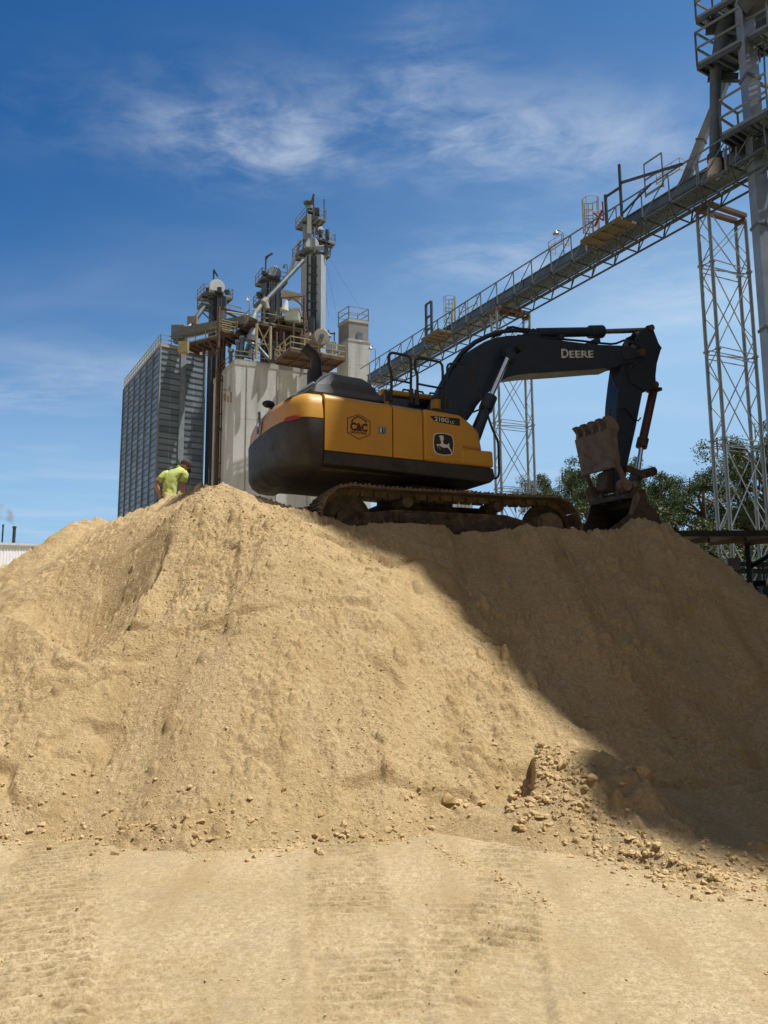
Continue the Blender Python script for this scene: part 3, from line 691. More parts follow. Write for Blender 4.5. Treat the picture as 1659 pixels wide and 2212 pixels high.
for i in range(6):
    j = (i + 1) % 6; mb.prism([ho[i], ho[j], hi_[j], hi_[i]], YS - 0.004, YS + 0.001)
LG = ex(mb, 'company_logo', M_LOGO)
text_mesh('C&C', tb(zK, (218, 240 + 24), (404, 281), (218, 172), YS), YS - 0.0045, M_LOGO, 'logo_letters', LG, bold=0.045)
text_mesh('EXCAVATING', tb(zK, (222, 290), (395, 309), (222, 268), YS), YS - 0.0045, M_LOGO, 'logo_lettering', LG, bold=0.008)
mb = MB()
mb.prism(pl(zK, [(228, 184), (232, 150), (262, 122), (300, 108), (322, 112), (378, 148), (372, 156), (318, 124), (300, 122), (266, 136), (246, 156), (240, 184)], YS), YS - 0.004, YS + .001)
mb.prism(pl(zK, [(372, 150), (402, 160), (396, 180), (388, 170), (372, 166)], YS), YS - 0.004, YS + .001)
ex(mb, 'logo_digger', M_LOGO, LG)

# engine hood with grilles
YH = -1.12
hd = pl(z2, [(438, 470), (470, 402), (500, 345), (545, 326), (770, 366), (828, 398), (905, 530)], YH)
mb = MB(); low_ = [(x, YH, z) for x, z in hd]; mid_ = [(x + (0.04 if i in (2, 3) else -0.02 if i == 5 else 0), YH + (0.10 if i in (2, 3, 4, 5) else 0.0), z) for i, (x, z) in enumerate(hd)]
mb.loft([mid_, [(p[0], 0.55, p[2]) for p in mid_]])
HOOD = ex(mb, 'engine_hood', M_HOOD, bevel=0.035, seg=3)
rs = pl(z2, [(290, 498), (345, 462), (450, 392), (470, 402), (450, 480)], YH + 0.05)
ex(MB().prism(rs, YH + 0.06, 0.5), 'hood_rear', M_HOOD, bevel=0.03)
def grille(poly, y, name, slant=0.0):
    gp = pl(z2, poly, y)
    fr = ex(MB().prism(gp, y - 0.012, y + 0.002), name, M_DARKHOLE, HOOD)
    (xa, za), (xb, zb_), (xc, zc), (xd, zd) = gp
    mb = MB(); nx = 22; nz_ = 7
    for i in range(nx + 1):
        u = i / nx; mb.bar((xa + (xb - xa) * u, y - 0.016, za + (zb_ - za) * u), (xd + (xc - xd) * u, y - 0.016, zd + (zc - zd) * u), 0.012, 0.006, (0, 1, 0))
    for j in range(nz_ + 1):
        u = j / nz_; mb.bar((xa + (xd - xa) * u, y - 0.018, za + (zd - za) * u), (xb + (xc - xb) * u, y - 0.018, zb_ + (zc - zb_) * u), 0.010, 0.006, (0, 1, 0))
    ex(mb, 'grille_bars', M_HOOD, HOOD)
grille([(566, 396), (830, 446), (832, 502), (572, 452)], YH + 0.045, 'hood_grille')
grille([(352, 470), (446, 416), (452, 424), (372, 470)], YH + 0.045, 'rear_grille')
# exhaust
YX = -0.45
c0 = loc3(z2(458, 400), YX); c1 = loc3(z2(458, 335), YX)
EXH = ex(MB().tube((c0.x, YX, c0.z - .05), (c1.x, YX, c1.z), 0.118, 22), 'exhaust_stack', M_BLK, smooth=True, bevel=0.01)
pth = [loc3(z2(*p), YX) for p in ((466, 345), (468, 300), (464, 268), (452, 242), (432, 222), (408, 202), (388, 186))]
ex(MB().path([tuple(p) for p in pth], [0.085, 0.085, 0.085, 0.084, 0.084, 0.086, 0.09], 20), 'exhaust_pipe', M_BLK, EXH, smooth=True)
mp_ = loc3(z2(170, 540), 0.9)
ex(MB().ball((mp_.x, mp_.y, mp_.z), (0.11, 0.06, 0.065), 14, 9).bar((mp_.x, mp_.y, mp_.z), (mp_.x + 0.2, mp_.y, mp_.z - 0.25), 0.04), 'work_light', M_BLK, smooth=True)
# hand rails on the deck
def rail(pts, zf, y, r, name='handrail', m=M_BLK, par=None):
    return ex(MB().path([tuple(loc3(zf(*p), y)) for p in pts], r, 9), name, m, par, smooth='all')
YR = -1.22
rl = rail([(940, 775), (944, 640), (942, 470), (930, 420), (914, 375), (912, 300), (920, 268), (948, 246), (1000, 254), (1110, 278), (1140, 292), (1154, 330), (1157, 450), (1152, 790)], zH, YR, 0.0205)
rail([(948, 536), (1060, 556), (1152, 576)], zH, YR, 0.0165, 'rail_crossbar', par=rl)
for a, b in (((935, 660), (937, 775)), ((1165, 640), (1160, 795)), ((885, 655), (893, 770))):
    p, q = loc3(zH(*a), YR), loc3(zH(*b), YR); ex(MB().bar(tuple(p), tuple(q), 0.05, 0.05), 'rail_socket', M_BLK, rl, bevel=0.006)
rl = rail([(1225, 815), (1226, 640), (1226, 500), (1216, 465), (1200, 425), (1200, 345), (1208, 320), (1236, 306), (1300, 312), (1440, 340), (1476, 352), (1496, 385), (1502, 470), (1494, 850)], zH, YR, 0.0205)
rail([(1238, 586), (1360, 610), (1496, 634)], zH, YR, 0.0165, 'rail_crossbar', par=rl)
p, q = loc3(zH(1217, 650), YR), loc3(zH(1222, 820), YR); ex(MB().bar(tuple(p), tuple(q), 0.06, 0.06), 'rail_socket', M_BLK, rl, bevel=0.006)
rl = rail([(305, 985), (304, 700), (306, 545), (316, 516), (340, 503), (420, 505), (500, 508), (530, 524), (560, 580), (640, 790), (700, 930), (800, 1220), (848, 1320), (862, 1370), (872, 1680), (860, 1735), (838, 1752), (795, 1748)], zE, YR - 0.05, 0.0185)
rail([(700, 992), (640, 1010), (590, 1030), (440, 1000)], zE, YR, 0.015, 'rail_crossbar', par=rl)
cp = loc3(zE(182, 965), -0.6); ct = loc3(zE(186, 900), -0.6)
FC = ex(MB().tube((cp.x, -0.6, cp.z - .06), (ct.x, -0.6, ct.z + .02), 0.085, 16), 'filter_bowl', M_YEL, smooth=True)
ex(MB().tube((ct.x, -0.6, ct.z), (ct.x, -0.6, ct.z + 0.08), 0.10, 16, 0.05), 'filter_cap', M_BLK, FC, smooth=True)
# cab on the far side of the machine
ca = loc3(zH(850, 640), 0.45); cb = loc3(zH(1440, 706), 0.45)
xa_, xb_, zr = ca.x, cb.x + 0.35, (ca.z + cb.z) / 2
CAB = ex(MB().box((xa_, 0.45, zi - 0.4), (xb_, 1.33, zr - 0.10)), 'cab', M_GLASS, bevel=0.04)
ex(MB().box((xa_ - 0.03, 0.43, zr - 0.10), (xb_ + 0.05, 1.35, zr)), 'cab_roof', M_YEL, CAB, bevel=0.03)
for xx in (xa_ + 0.45, xa_ + 0.72, xb_ - 0.42):
    ex(MB().path([(xx - 0.06, 0.5, zr - 0.01), (xx - 0.04, 0.5, zr + 0.045), (xx + 0.06, 0.5, zr + 0.045), (xx + 0.09, 0.5, zr - 0.01)], 0.018, 6), 'roof_handle', M_BLK, CAB)
for xx in (xa_ + 0.02, xb_ - 0.06): ex(MB().box((xx, 0.44, zi - 0.4), (xx + 0.08, 0.47, zr - 0.1)), 'cab_pillar', M_YEL, CAB)

# boom
YB = -0.23
bo = [(30, 640), (45, 560), (100, 440), (160, 330), (225, 245), (290, 190), (350, 155), (420, 130), (500, 117), (590, 115), (700, 130), (860, 150), (1050, 174), (1190, 181), (1240, 182), (1300, 190), (1345, 205), (1368, 235), (1366, 262), (1340, 288), (1240, 306), (1190, 329), (1130, 331), (900, 349), (640, 366), (545, 378), (490, 393), (440, 425), (385, 478), (335, 528), (295, 578), (272, 620), (235, 672), (140, 690)]
bp = pl(z3, bo, YB)
BOOM = ex(MB().prism(bp, YB, 0.23), 'boom', M_BOOM, bevel=0.012)
def zb_at(zf, p, y): q = loc3(zf(*p), y); return q
# pin boss, nose plates, seams on the boom
bc = loc3(zE(985, 385), YB); ex(MB().tube((bc.x, -0.62, bc.z), (bc.x, 0.62, bc.z), 0.085, 22), 'boom_pin', M_BLK, BOOM, smooth=True)
ex(MB().tube((bc.x, YB - 0.03, bc.z), (bc.x, YB, bc.z), 0.19, 26), 'pin_boss', M_BOOM, BOOM, smooth=True)
ex(MB().prism(pl(zG, [(815, 415), (880, 400), (1040, 415), (1085, 470), (1060, 520), (860, 560), (825, 520)], YB), YB - 0.03, YB), 'boom_nose_plate', M_BOOM, BOOM, bevel=0.01)
bt = loc3(zG(1055, 472), YB); ex(MB().tube((bt.x, -0.33, bt.z), (bt.x, 0.33, bt.z), 0.075, 20), 'arm_pin', M_FRAME, BOOM, smooth=True)
text_mesh('D', tb(zG, (36, 532), (132, 528), (30, 412), YB), YB - 0.004, M_WHITE, 'boom_lettering', BOOM, bold=0.03)
text_mesh('EERE', tb(zG, (140, 530), (456, 525), (136, 436), YB), YB - 0.004, M_WHITE, 'boom_lettering', BOOM, bold=0.03)
# boom cylinders, one each side
for yy in (-0.46, 0.46):
    a = loc3(zE(640, 1270), -0.46); b = loc3(zE(765, 895), -0.46); t = loc3(zE(985, 400), -0.46)
    for q in (a, b, t): q.y = yy
    d_ = (t - a).normalized()
    CY_ = ex(MB().tube(tuple(a - d_ * 0.6), tuple(b), 0.088, 20), 'boom_cylinder', M_BOOM, smooth=True)
    ex(MB().tube(tuple(b - d_ * 0.20), tuple(b + d_ * 0.06), 0.118, 20), 'cylinder_gland', M_BOOM, CY_, smooth=True)
    ex(MB().tube(tuple(b), tuple(t), 0.047, 18), 'cylinder_rod', M_CHROME, CY_, smooth=True)
    ex(MB().tube((t.x, yy - 0.06, t.z), (t.x, yy + 0.06, t.z), 0.10, 18), 'rod_eye', M_BOOM, CY_, smooth=True)
    s1 = a - d_ * 0.5 + V((-0.16, 0, 0.02)); ex(MB().path([tuple(s1), tuple(b + V((-0.13, 0, -0.1))), tuple(b + V((-0.05, 0, -0.02)))], 0.016, 7), 'cylinder_line', M_BLK, CY_)
# arm cylinder along the top
a = loc3(z3(690, 101), 0); b = loc3(z3(1105, 93), 0); t = loc3(z3(1405, 82), 0); g1 = loc3(z3(1030, 95), 0)
AC = ex(MB().tube(tuple(a), tuple(b), 0.090, 22), 'arm_cylinder', M_BOOM, smooth=True)
ex(MB().tube(tuple(g1), tuple(b + (b - g1) * 0.1), 0.125, 22), 'cylinder_gland', M_BOOM, AC, smooth=True, bevel=0.01)
ex(MB().tube(tuple(b), tuple(t), 0.050, 18), 'cylinder_rod', M_CHROME, AC, smooth=True)
for yy in (-0.13, 0.10):
    ex(MB().prism(pl(z3, [(590, 118), (640, 78), (665, 70), (690, 82), (694, 105), (680, 126)], yy), yy, yy + 0.03), 'cylinder_bracket', M_BOOM, BOOM)
# hoses along the boom
hp = [(20, 620), (70, 470), (130, 350), (200, 250), (290, 175), (380, 130), (470, 104), (560, 98), (640, 104)]
for k, (off, yy) in enumerate(((0, -0.19), (-8, -0.13), (6, -0.07), (-12, -0.01), (4, 0.06), (-4, 0.12))):
    pts = [tuple(loc3(z3(x - 6 + off * 0.8, y - 12 + off * (0.5 if k % 2 else 1)), yy)) for x, y in hp]
    ex(MB().path(pts, 0.019, 7), 'boom_hose', M_BLK, BOOM, smooth='all')
ex(MB().path([tuple(loc3(z3(*p), -0.12)) for p in ((440, 118), (470, 90), (500, 66), (530, 62), (580, 74), (640, 78))], 0.022, 8), 'boom_hose', M_BLK, BOOM, smooth='all')
ex(MB().path([tuple(loc3(z3(*p), -0.05)) for p in ((400, 130), (450, 100), (490, 80), (530, 78), (600, 90))], 0.02, 8), 'boom_hose', M_BLK, BOOM, smooth='all')
for yy, dy in ((-0.14, 0), (-0.05, 3), (0.08, 2)):
    ex(MB().path([tuple(loc3(z3(x, y + dy), yy)) for x, y in ((560, 116), (700, 128), (830, 138), (1000, 154), (1100, 166), (1170, 172), (1205, 168), (1255, 148), (1300, 155), (1340, 172))], 0.017, 7), 'boom_pipe', M_BLK, BOOM, smooth='all')
for p in ((830, 136), (1065, 160)):
    q = loc3(z3(*p), -0.1); ex(MB().box((q.x - 0.05, -0.2, q.z - 0.05), (q.x + 0.05, 0.15, q.z + 0.04)), 'pipe_clamp', M_BOOM, BOOM)
q = loc3(zG(885, 340), -0.16); ex(MB().bar((q.x, -0.16, q.z - 0.16), (q.x, -0.16, q.z + 0.06), 0.07), 'hose_bracket', M_BOOM, BOOM)
ex(MB().path([tuple(loc3(zG(*p), -0.26)) for p in ((920, 318), (1000, 335), (1060, 370), (1085, 430), (1075, 510), (1040, 560), (960, 620), (915, 680), (910, 760))], 0.017, 7), 'arm_hose', M_BLK, BOOM, smooth='all')
ex(MB().path([tuple(loc3(zG(*p), -0.1)) for p in ((812, 672), (760, 696), (722, 735), (708, 790), (722, 850), (745, 890), (772, 912))], 0.022, 8), 'arm_hose', M_BLK, BOOM, smooth='all')
for p, q in (((150, 375), (175, 388)), ((205, 300), (228, 315))):
    u = loc3(z3(*p), -0.1); ex(MB().box((u.x - 0.06, -0.24, u.z - 0.04), (u.x + 0.06, 0.2, u.z + 0.04)), 'hose_clamp', M_BOOM, BOOM)
# arm
YA = -0.17
up_ = pl(zG, [(1000, 300), (1060, 180), (1125, 150), (1150, 108), (1185, 96), (1220, 118), (1245, 170), (1310, 340), (1352, 400), (1335, 425), (1285, 600), (1268, 760), (1274, 910), (1262, 935), (1110, 945), (960, 860), (910, 740), (930, 560), (1040, 500), (1075, 400)], YA - 0.03)
ARM = ex(MB().prism(pl(z3, [(1340, 190), (1420, 130), (1470, 220), (1440, 420), (1378, 490), (1332, 730), (1276, 980), (1262, 1085), (1225, 1115), (1190, 1100), (1195, 900), (1205, 700), (1210, 560), (1224, 430), (1240, 310)], YA), YA, 0.17), 'arm', M_BOOM, bevel=0.012)
ex(MB().prism(up_, YA - 0.03, YA - 0.001), 'arm_gusset', M_BOOM, ARM, bevel=0.008)
ex(MB().prism([(x, z) for x, z in up_], 0.171, 0.20), 'arm_gusset', M_BOOM, ARM, bevel=0.008)
for p in ((1190, 145), (1245, 885)):
    q = loc3(zG(*p), YA); ex(MB().tube((q.x, -0.24, q.z), (q.x, 0.24, q.z), 0.06, 16), 'pivot_pin', M_FRAME, ARM, smooth=True)
ex(MB().prism(pl(zG, [(750, 1085), (790, 1060), (800, 1180), (700, 1190), (686, 1130), (700, 1110)], 0.0), -0.12, 0.12), 'thumb_bracket', M_BOOM, ARM, bevel=0.01)
ex(MB().path([tuple(loc3(zF(*p), -0.19)) for p in ((800, 30), (850, 15), (900, 45), (950, 120), (990, 170), (1040, 190), (1070, 150))], 0.014, 7), 'arm_hose', M_BLK, ARM, smooth='all')
rail([(690, 40), (668, 60), (664, 110), (680, 118)], zF, -0.1, 0.012, 'arm_hose', par=ARM)
ex(MB().prism(pl(zG, [(960, 345), (1035, 375), (990, 412), (930, 390)], -0.22), -0.225, -0.205), 'stop_plate', M_LATCH, ARM)
# bucket cylinder and links
a = loc3(z3(1448, 480), 0); b = loc3(z3(1368, 850), 0); t = loc3(z3(1345, 1015), 0); g1 = loc3(z3(1382, 790), 0)
BC = ex(MB().tube(tuple(a), tuple(b), 0.082, 18), 'bucket_cylinder', mat('rust_red_barrel', (0.075, 0.032, 0.026), 0.55, 0, 0.3, 3), smooth=True)
ex(MB().tube(tuple(g1), tuple(b), 0.108, 18), 'cylinder_gland', M_BUCKET, BC, smooth=True, bevel=0.01)
ex(MB().tube(tuple(b), tuple(t), 0.045, 16), 'cylinder_rod', M_CHROME, BC, smooth=True)
q = loc3(zG(1262, 945), 0); ex(MB().box((q.x - 0.12, -0.12, q.z - 0.04), (q.x + 0.06, 0.12, q.z + 0.02)), 'cylinder_clamp', M_BOOM, BC)
for yy in (-0.24, 0.20):
    ex(MB().prism(pl(zF, [(885, 770), (905, 768), (1060, 828), (1110, 840), (1140, 862), (1142, 905), (1100, 935), (1060, 905), (890, 850)], yy), yy, yy + 0.04), 'link_arm', M_BUCKET, bevel=0.006)
ex(MB().prism(pl(zF, [(1040, 890), (1120, 870), (1135, 905), (1080, 950), (1045, 1060), (1010, 1100), (935, 1090), (940, 1030), (1000, 980)], -0.12), -0.13, 0.13), 'bucket_link', M_BUCKET, bevel=0.01)
q = loc3(zF(1105, 882), 0); ex(MB().tube((q.x, -0.28, q.z), (q.x, 0.28, q.z), 0.085, 18), 'link_pin', M_BUCKET, smooth=True)
ex(MB().prism(pl(zF, [(612, 850), (740, 832), (740, 1020), (730, 1090), (660, 1116), (596, 1085), (590, 1010)], -0.08), -0.14, 0.14), 'arm_nose', M_BUCKET, bevel=0.02)

# thumb: side plates, face plate, bars and five hooked tines
TY0, TY1 = -0.47, 0.47
THB = ex(MB().loft([pl2 for pl2 in [[tuple(loc3(zF(*p), TY0)) for p in ((652, 292), (748, 745), (738, 760), (640, 300))], [(lambda v: (v.x, TY1, v.z))(loc3(zF(*p), TY0)) for p in ((652, 292), (748, 745), (738, 760), (640, 300))]]]), 'thumb', M_RUSTY)
prof = [(655, 290), (690, 335), (770, 342), (778, 560), (812, 660), (800, 750), (850, 850), (885, 960), (930, 1000), (932, 1050), (880, 1085), (800, 1075), (770, 1010), (800, 960), (828, 950), (806, 880), (740, 770)]
for yy in (TY0, TY1 - 0.045):
    P_ = pl(zF, prof, TY0)
    ex(MB().prism(P_, yy, yy + 0.045), 'thumb_side_plate', M_RUSTY, THB, bevel=0.006)
    q = loc3(zF(872, 1030), TY0); ex(MB().tube((q.x, yy - 0.05, q.z), (q.x, yy + 0.09, q.z), 0.105, 18), 'thumb_pivot', M_RUSTY, THB, smooth=True)
tine = [(652, 285), (655, 225), (640, 205), (636, 190), (622, 180), (618, 165), (600, 152), (598, 138), (615, 122), (645, 115), (680, 124), (720, 155), (760, 205), (785, 250), (806, 300), (772, 338), (690, 342)]
for i in range(5):
    yy = TY0 + (TY1 - TY0 - 0.07) * i / 4
    P_ = pl(zF, tine, TY0); ex(MB().prism(P_, yy, yy + 0.07), 'tine', M_RUSTY, THB, bevel=0.008)
for c in ((744, 752), (700, 310)):
    q = loc3(zF(*c), TY0); ex(MB().box((q.x - 0.05, TY0, q.z - 0.06), (q.x + 0.03, TY1, q.z + 0.05)), 'thumb_bar', M_RUSTY, THB, bevel=0.008)
# bucket: curved shell, side plates, rim and ears
BY = 0.56
bprof = [(1010, 1080), (1062, 1066), (1108, 1095), (1136, 1180), (1145, 1255), (1230, 1330), (1296, 1420), (1316, 1520), (1300, 1640), (1230, 1740), (1120, 1800), (980, 1820), (840, 1800), (650, 1690), (600, 1650), (800, 1500), (905, 1410), (945, 1260), (960, 1180)]
bpp = pl(zF, bprof, -BY)
nb = 16
outer = bpp[2:14]
cxm = sum(p[0] for p in outer) / len(outer); czm = sum(p[1] for p in outer) / len(outer)
inner = [(x + (cxm - x) * 0.07, z + (czm - z) * 0.07) for x, z in outer]
BKT = ex(MB().prism(outer + inner[::-1], -BY, BY), 'bucket', M_BUCKET, smooth=True)
for yy in (-BY - 0.03, BY):
    ex(MB().prism(bpp, yy, yy + 0.03), 'bucket_side', M_BUCKET, BKT, bevel=0.006)
ex(MB().prism(pl(zF, [(1010, 1078), (985, 1092), (940, 1190), (958, 1186), (1000, 1110)], -BY), -BY, BY), 'bucket_rim', M_BUCKET, BKT, bevel=0.006)
for yy in (-BY - 0.05, BY + 0.03):
    ex(MB().prism(pl(zF, [(960, 1180), (905, 1410), (935, 1420), (1000, 1300), (1040, 1190), (1010, 1120)], -BY), yy, yy + 0.02), 'side_cutter', M_RUSTY, BKT)
for yy in (-0.20, 0.24):
    q = [(755, 985), (790, 960), (815, 975), (800, 1030), (795, 1100), (812, 1180), (826, 1245), (800, 1250), (775, 1180), (755, 1100), (742, 1030)]
    off = 0.0
    ex(MB().prism(pl(zF, q, -0.20), yy - 0.03, yy + 0.03), 'bucket_ear', M_RUSTY, BKT, bevel=0.012)
q = loc3(zF(880, 1040), -0.3); ex(MB().tube((q.x, -0.55, q.z), (q.x, 0.5, q.z), 0.06, 16), 'bucket_pin', M_RUSTY, BKT, smooth=True)
ex(MB().box((bpp[-1][0] - 0.1, -0.5, bpp[-1][1] - 0.02), (bpp[1][0], 0.5, bpp[-1][1] + 0.06)), 'bucket_top_plate', M_BUCKET, BKT)

# undercarriage, turned a little against the upper body
UR = bpy.data.objects.new('undercarriage', None)
DU = UYAW - YAW
def und(mb):
    c, s = math.cos(DU), math.sin(DU); mb.v = [(x * c - y * s, x * s + y * c, z) for x, y, z in mb.v]; return mb
def ux(mb, name, m, parent=None, **k): return ex(und(mb), name, m, parent, **k)
ux(MB().box((-0.9, -0.8, 0.45), (0.9, 0.8, 0.80)), 'car_body', M_FRAME, bevel=0.05)
def track_path():
    xr, xf, zr_, R_ = -1.60, 1.66, 0.46, 0.44
    pts = []
    for i in range(15):
        a = math.pi / 2 + math.pi * i / 14; pts.append((xr + R_ * math.cos(a), zr_ + R_ * math.sin(a)))
    for i in range(1, 20): pts.append((xr + (xf - xr) * i / 20, zr_ - R_))
    for i in range(15):
        a = -math.pi / 2 + math.pi * i / 14; pts.append((xf + R_ * math.cos(a), zr_ + R_ * math.sin(a)))
    for i in range(1, 20):
        u = i / 20; pts.append((xf + (xr - xf) * u, zr_ + R_ - 0.035 * math.sin(math.pi * u) * (1 + 0.5 * math.cos(2 * math.pi * u))))
    return pts
def resample(pts, n):
    p = np.array(pts + [pts[0]]); d = np.r_[0, np.cumsum(np.hypot(*np.diff(p, axis=0).T))]
    s = np.linspace(0, d[-1], n + 1)[:-1]; return np.stack([np.interp(s, d, p[:, 0]), np.interp(s, d, p[:, 1])], 1)
for sgn, tname in ((-1, 'near'), (1, 'far')):
    yc = sgn * 1.19; W_ = 0.39
    n = 45; c = resample(track_path(), n); mb = MB()
    for i in range(n):
        p = c[i]; q = c[(i + 1) % n]; o_ = c[i - 1]; t = q - p; L_ = np.hypot(*t); t = t / L_; nn = np.array([t[1], -t[0]])
        def pt(a, b): return (p[0] + t[0] * a + nn[0] * b, p[1] + t[1] * a + nn[1] * b)
        jit = 0.004 * math.sin(i * 12.9)
        poly = [pt(-0.004, -0.006), pt(L_ - 0.012, -0.006), pt(L_ - 0.012, 0.016 + jit), pt(L_ * .86, 0.018), pt(L_ * .82, 0.045 + jit), pt(L_ * .74, 0.045), pt(L_ * .70, 0.018), pt(L_ * .5, 0.018), pt(L_ * .46, 0.040), pt(L_ * .40, 0.040), pt(L_ * .36, 0.018), pt(L_ * .14, 0.018), pt(L_ * .10, 0.040 + jit), pt(L_ * .03, 0.040), pt(-0.004, 0.014)]
        mb.prism(poly, yc - W_, yc + W_)
        a_, b_ = pt(0.02, -0.10), pt(L_ - 0.02, -0.10)
        for yy in (-0.11, 0.07):
            mb.prism([pt(0.0, -0.006), pt(L_ - 0.01, -0.006), pt(L_ - 0.02, -0.09), pt(0.02, -0.09)], yc + yy, yc + yy + 0.045)
    TR = ux(mb, 'crawler_track', M_TRACK)
    f = MB(); f.prism([(-1.42, 0.18), (1.30, 0.18), (1.40, 0.30), (1.35, 0.52), (0.9, 0.62), (-0.9, 0.62), (-1.3, 0.56), (-1.50, 0.4)], yc - 0.20, yc + 0.20)
    ux(f, 'track_frame', M_FRAME, TR, bevel=0.03)
    f = MB(); f.box((-0.65, yc - 0.235, 0.30), (1.28, yc - 0.2, 0.50)); f.box((-0.85, yc - 0.25, 0.42), (-0.28, yc - 0.2, 0.57)); f.box((-1.4, yc - 0.23, 0.24), (-0.95, yc - 0.2, 0.56)); f.box((-0.1, yc - 0.26, 0.26), (1.2, yc - 0.2, 0.30))
    ux(f, 'track_guard', M_FRAME, TR, bevel=0.015)
    for xx in (-0.72, 0.75):
        ux(MB().tube((xx, yc - 0.24, 0.735), (xx, yc + 0.24, 0.735), 0.085, 18).bar((xx, yc, 0.6), (xx, yc, 0.72), 0.14), 'carrier_roller', M_FRAME, TR, smooth=True)
    for k in range(8):
        xx = -1.25 + k * 0.36; ux(MB().tube((xx, yc - 0.16, 0.17), (xx, yc + 0.16, 0.17), 0.09, 14), 'track_roller', M_FRAME, TR, smooth=True)
    ux(MB().tube((-1.60, yc - 0.10, 0.46), (-1.60, yc + 0.10, 0.46), 0.37, 30).tube((-1.60, yc - 0.17, 0.46), (-1.60, yc + 0.17, 0.46), 0.16, 20), 'idler', M_FRAME, TR, smooth=True)
    s_ = MB().tube((1.66, yc - 0.05, 0.46), (1.66, yc + 0.05, 0.46), 0.37, 30)
    ux(s_, 'sprocket', M_FRAME, TR, smooth=True)
    hub = MB().tube((1.56, yc - 0.36, 0.44), (1.56, yc + 0.1, 0.44), 0.225, 24).tube((1.56, yc - 0.385, 0.44), (1.56, yc - 0.36, 0.44), 0.18, 24)
    for k in range(10):
        a = k * math.pi / 5; hub.tube((1.56 + 0.2 * math.cos(a), yc - 0.375, 0.44 + 0.2 * math.sin(a)), (1.56 + 0.2 * math.cos(a), yc - 0.35, 0.44 + 0.2 * math.sin(a)), 0.02, 6)
    if sgn > 0: hub.v = [(x, 2 * yc - y, z) for x, y, z in hub.v]
    ux(hub, 'final_drive', M_TRACK, TR, smooth=True)
bpy.data.objects.remove(UR)

# ------------------------------------------------------------------ the plant behind
M_GALV = mat('galvanised', (0.22, 0.255, 0.28), 0.42, 0.55, 0.25, 1.5, streak=0.15, streakcol=(0.22, 0.20, 0.18))
M_GALVD = mat('weathered_steel', (0.115, 0.145, 0.165), 0.55, 0.35, 0.3, 1.2, streak=0.3, streakcol=(0.085, 0.085, 0.085))
M_DSTEEL = mat('dark_steel', (0.060, 0.072, 0.082), 0.6, 0.3, 0.3, 1.5, streak=0.3, streakcol=(0.06, 0.05, 0.045))
M_BROWN = mat('rusty_brown_steel', (0.095, 0.062, 0.045), 0.8, 0.1, 0.35, 1.0, streak=0.5, streakcol=(0.05, 0.03, 0.02))
M_PALEY = mat('faded_yellow_paint', (0.30, 0.27, 0.15), 0.6, 0, 0.2, 1.5, streak=0.5, streakcol=(0.28, 0.17, 0.09))
M_SILV = mat('bright_sheet', (0.40, 0.445, 0.48), 0.45, 0.25, 0.10, 1.0)
M_WHT = mat('white_paint', (0.50, 0.53, 0.55), 0.6, 0, 0.1, 1.0, streak=0.25, streakcol=(0.45, 0.40, 0.34))
M_TAN = mat('tan_paint', (0.34, 0.31, 0.25), 0.7, 0, 0.2, 1.0, streak=0.4, streakcol=(0.2, 0.12, 0.07))
M_RAILG = mat('rail_grey', (0.22, 0.255, 0.275), 0.55, 0.4, 0.2, 2.0)
M_REDP = mat('red_paint', (0.28, 0.05, 0.035), 0.5, 0, 0.2, 3)
M_MINT = mat('pale_green_paint', (0.48, 0.58, 0.50), 0.5, 0, 0.12, 1.0)

def rails(mb, pts, h=1.07, r=0.03, closed=False, mid=True, gap=1.6):
    pts = [V(p) for p in pts]; n = len(pts); segs = n if closed else n - 1
    for i in range(segs):
        a, b = pts[i], pts[(i + 1) % n]; L_ = (b - a).length; k = max(1, round(L_ / gap))
        for j in range(k + 1):
            p = a.lerp(b, j / k); mb.bar(p, p + V((0, 0, h)), r * 2, r * 2)
        for hh in ([h, h * 0.52] if mid else [h]):
            mb.bar(a + V((0, 0, hh)), b + V((0, 0, hh)), r * 2, r * 2)
        mb.bar(a + V((0, 0, 0.08)), b + V((0, 0, 0.08)), 0.02, 0.12)
    return mb
def quad_at(N_, R_, L_, d):
    n = P(*N_, d); r = Pz(*R_, n.z); l = Pz(*L_, n.z); return n, r, l, r + l - n
def deck(root, N_, R_, L_, d, rail=1.07, thick=0.22, m=None, mr=None, r=0.035, open_=(), joists=True, name='platform'):
    n, rr, l, f = quad_at(N_, R_, L_, d); m = m or M_GALVD; mr = mr or M_RAILG
    up = V((0, 0, thick)); mb = MB()
    mb.hexa([n - up * 0.35, rr - up * 0.35, f - up * 0.35, l - up * 0.35, n, rr, f, l])
    for a, b in ((n, rr), (rr, f), (f, l), (l, n)): mb.bar(a - up * 0.5, b - up * 0.5, 0.10, thick)
    if joists:
        for i in range(1, 4):
            mb.bar(n.lerp(rr, i / 4) - up * 0.8, l.lerp(f, i / 4) - up * 0.8, 0.10, thick * 0.8)
        mb.bar(n.lerp(l, .5) - up * 0.9, rr.lerp(f, .5) - up * 0.9, 0.12, thick * 0.8)
    o = mb.build(name, m, root)
    rb = MB(); E = {'nr': (n, rr), 'rf': (rr, f), 'fl': (f, l), 'ln': (l, n)}
    if rail:
        for k, (a, b) in E.items():
            if k not in open_: rails(rb, [a, b], rail, r)
        rb.build('railing', mr, root)
    return n, rr, l, f
def col(mb, XY, d, z0, w, top=None):
    """an upright standing at a pixel, from height z0 up to that pixel"""
    p = P(*XY, d) if top is None else Pz(*XY, top)
    mb.bar((p.x, p.y, z0), (p.x, p.y, p.z), w, w); return p
def vtube(mb, XY, d, z0, r, n=12):
    p = P(*XY, d); mb.tube((p.x, p.y, z0), tuple(p), r, n); return p

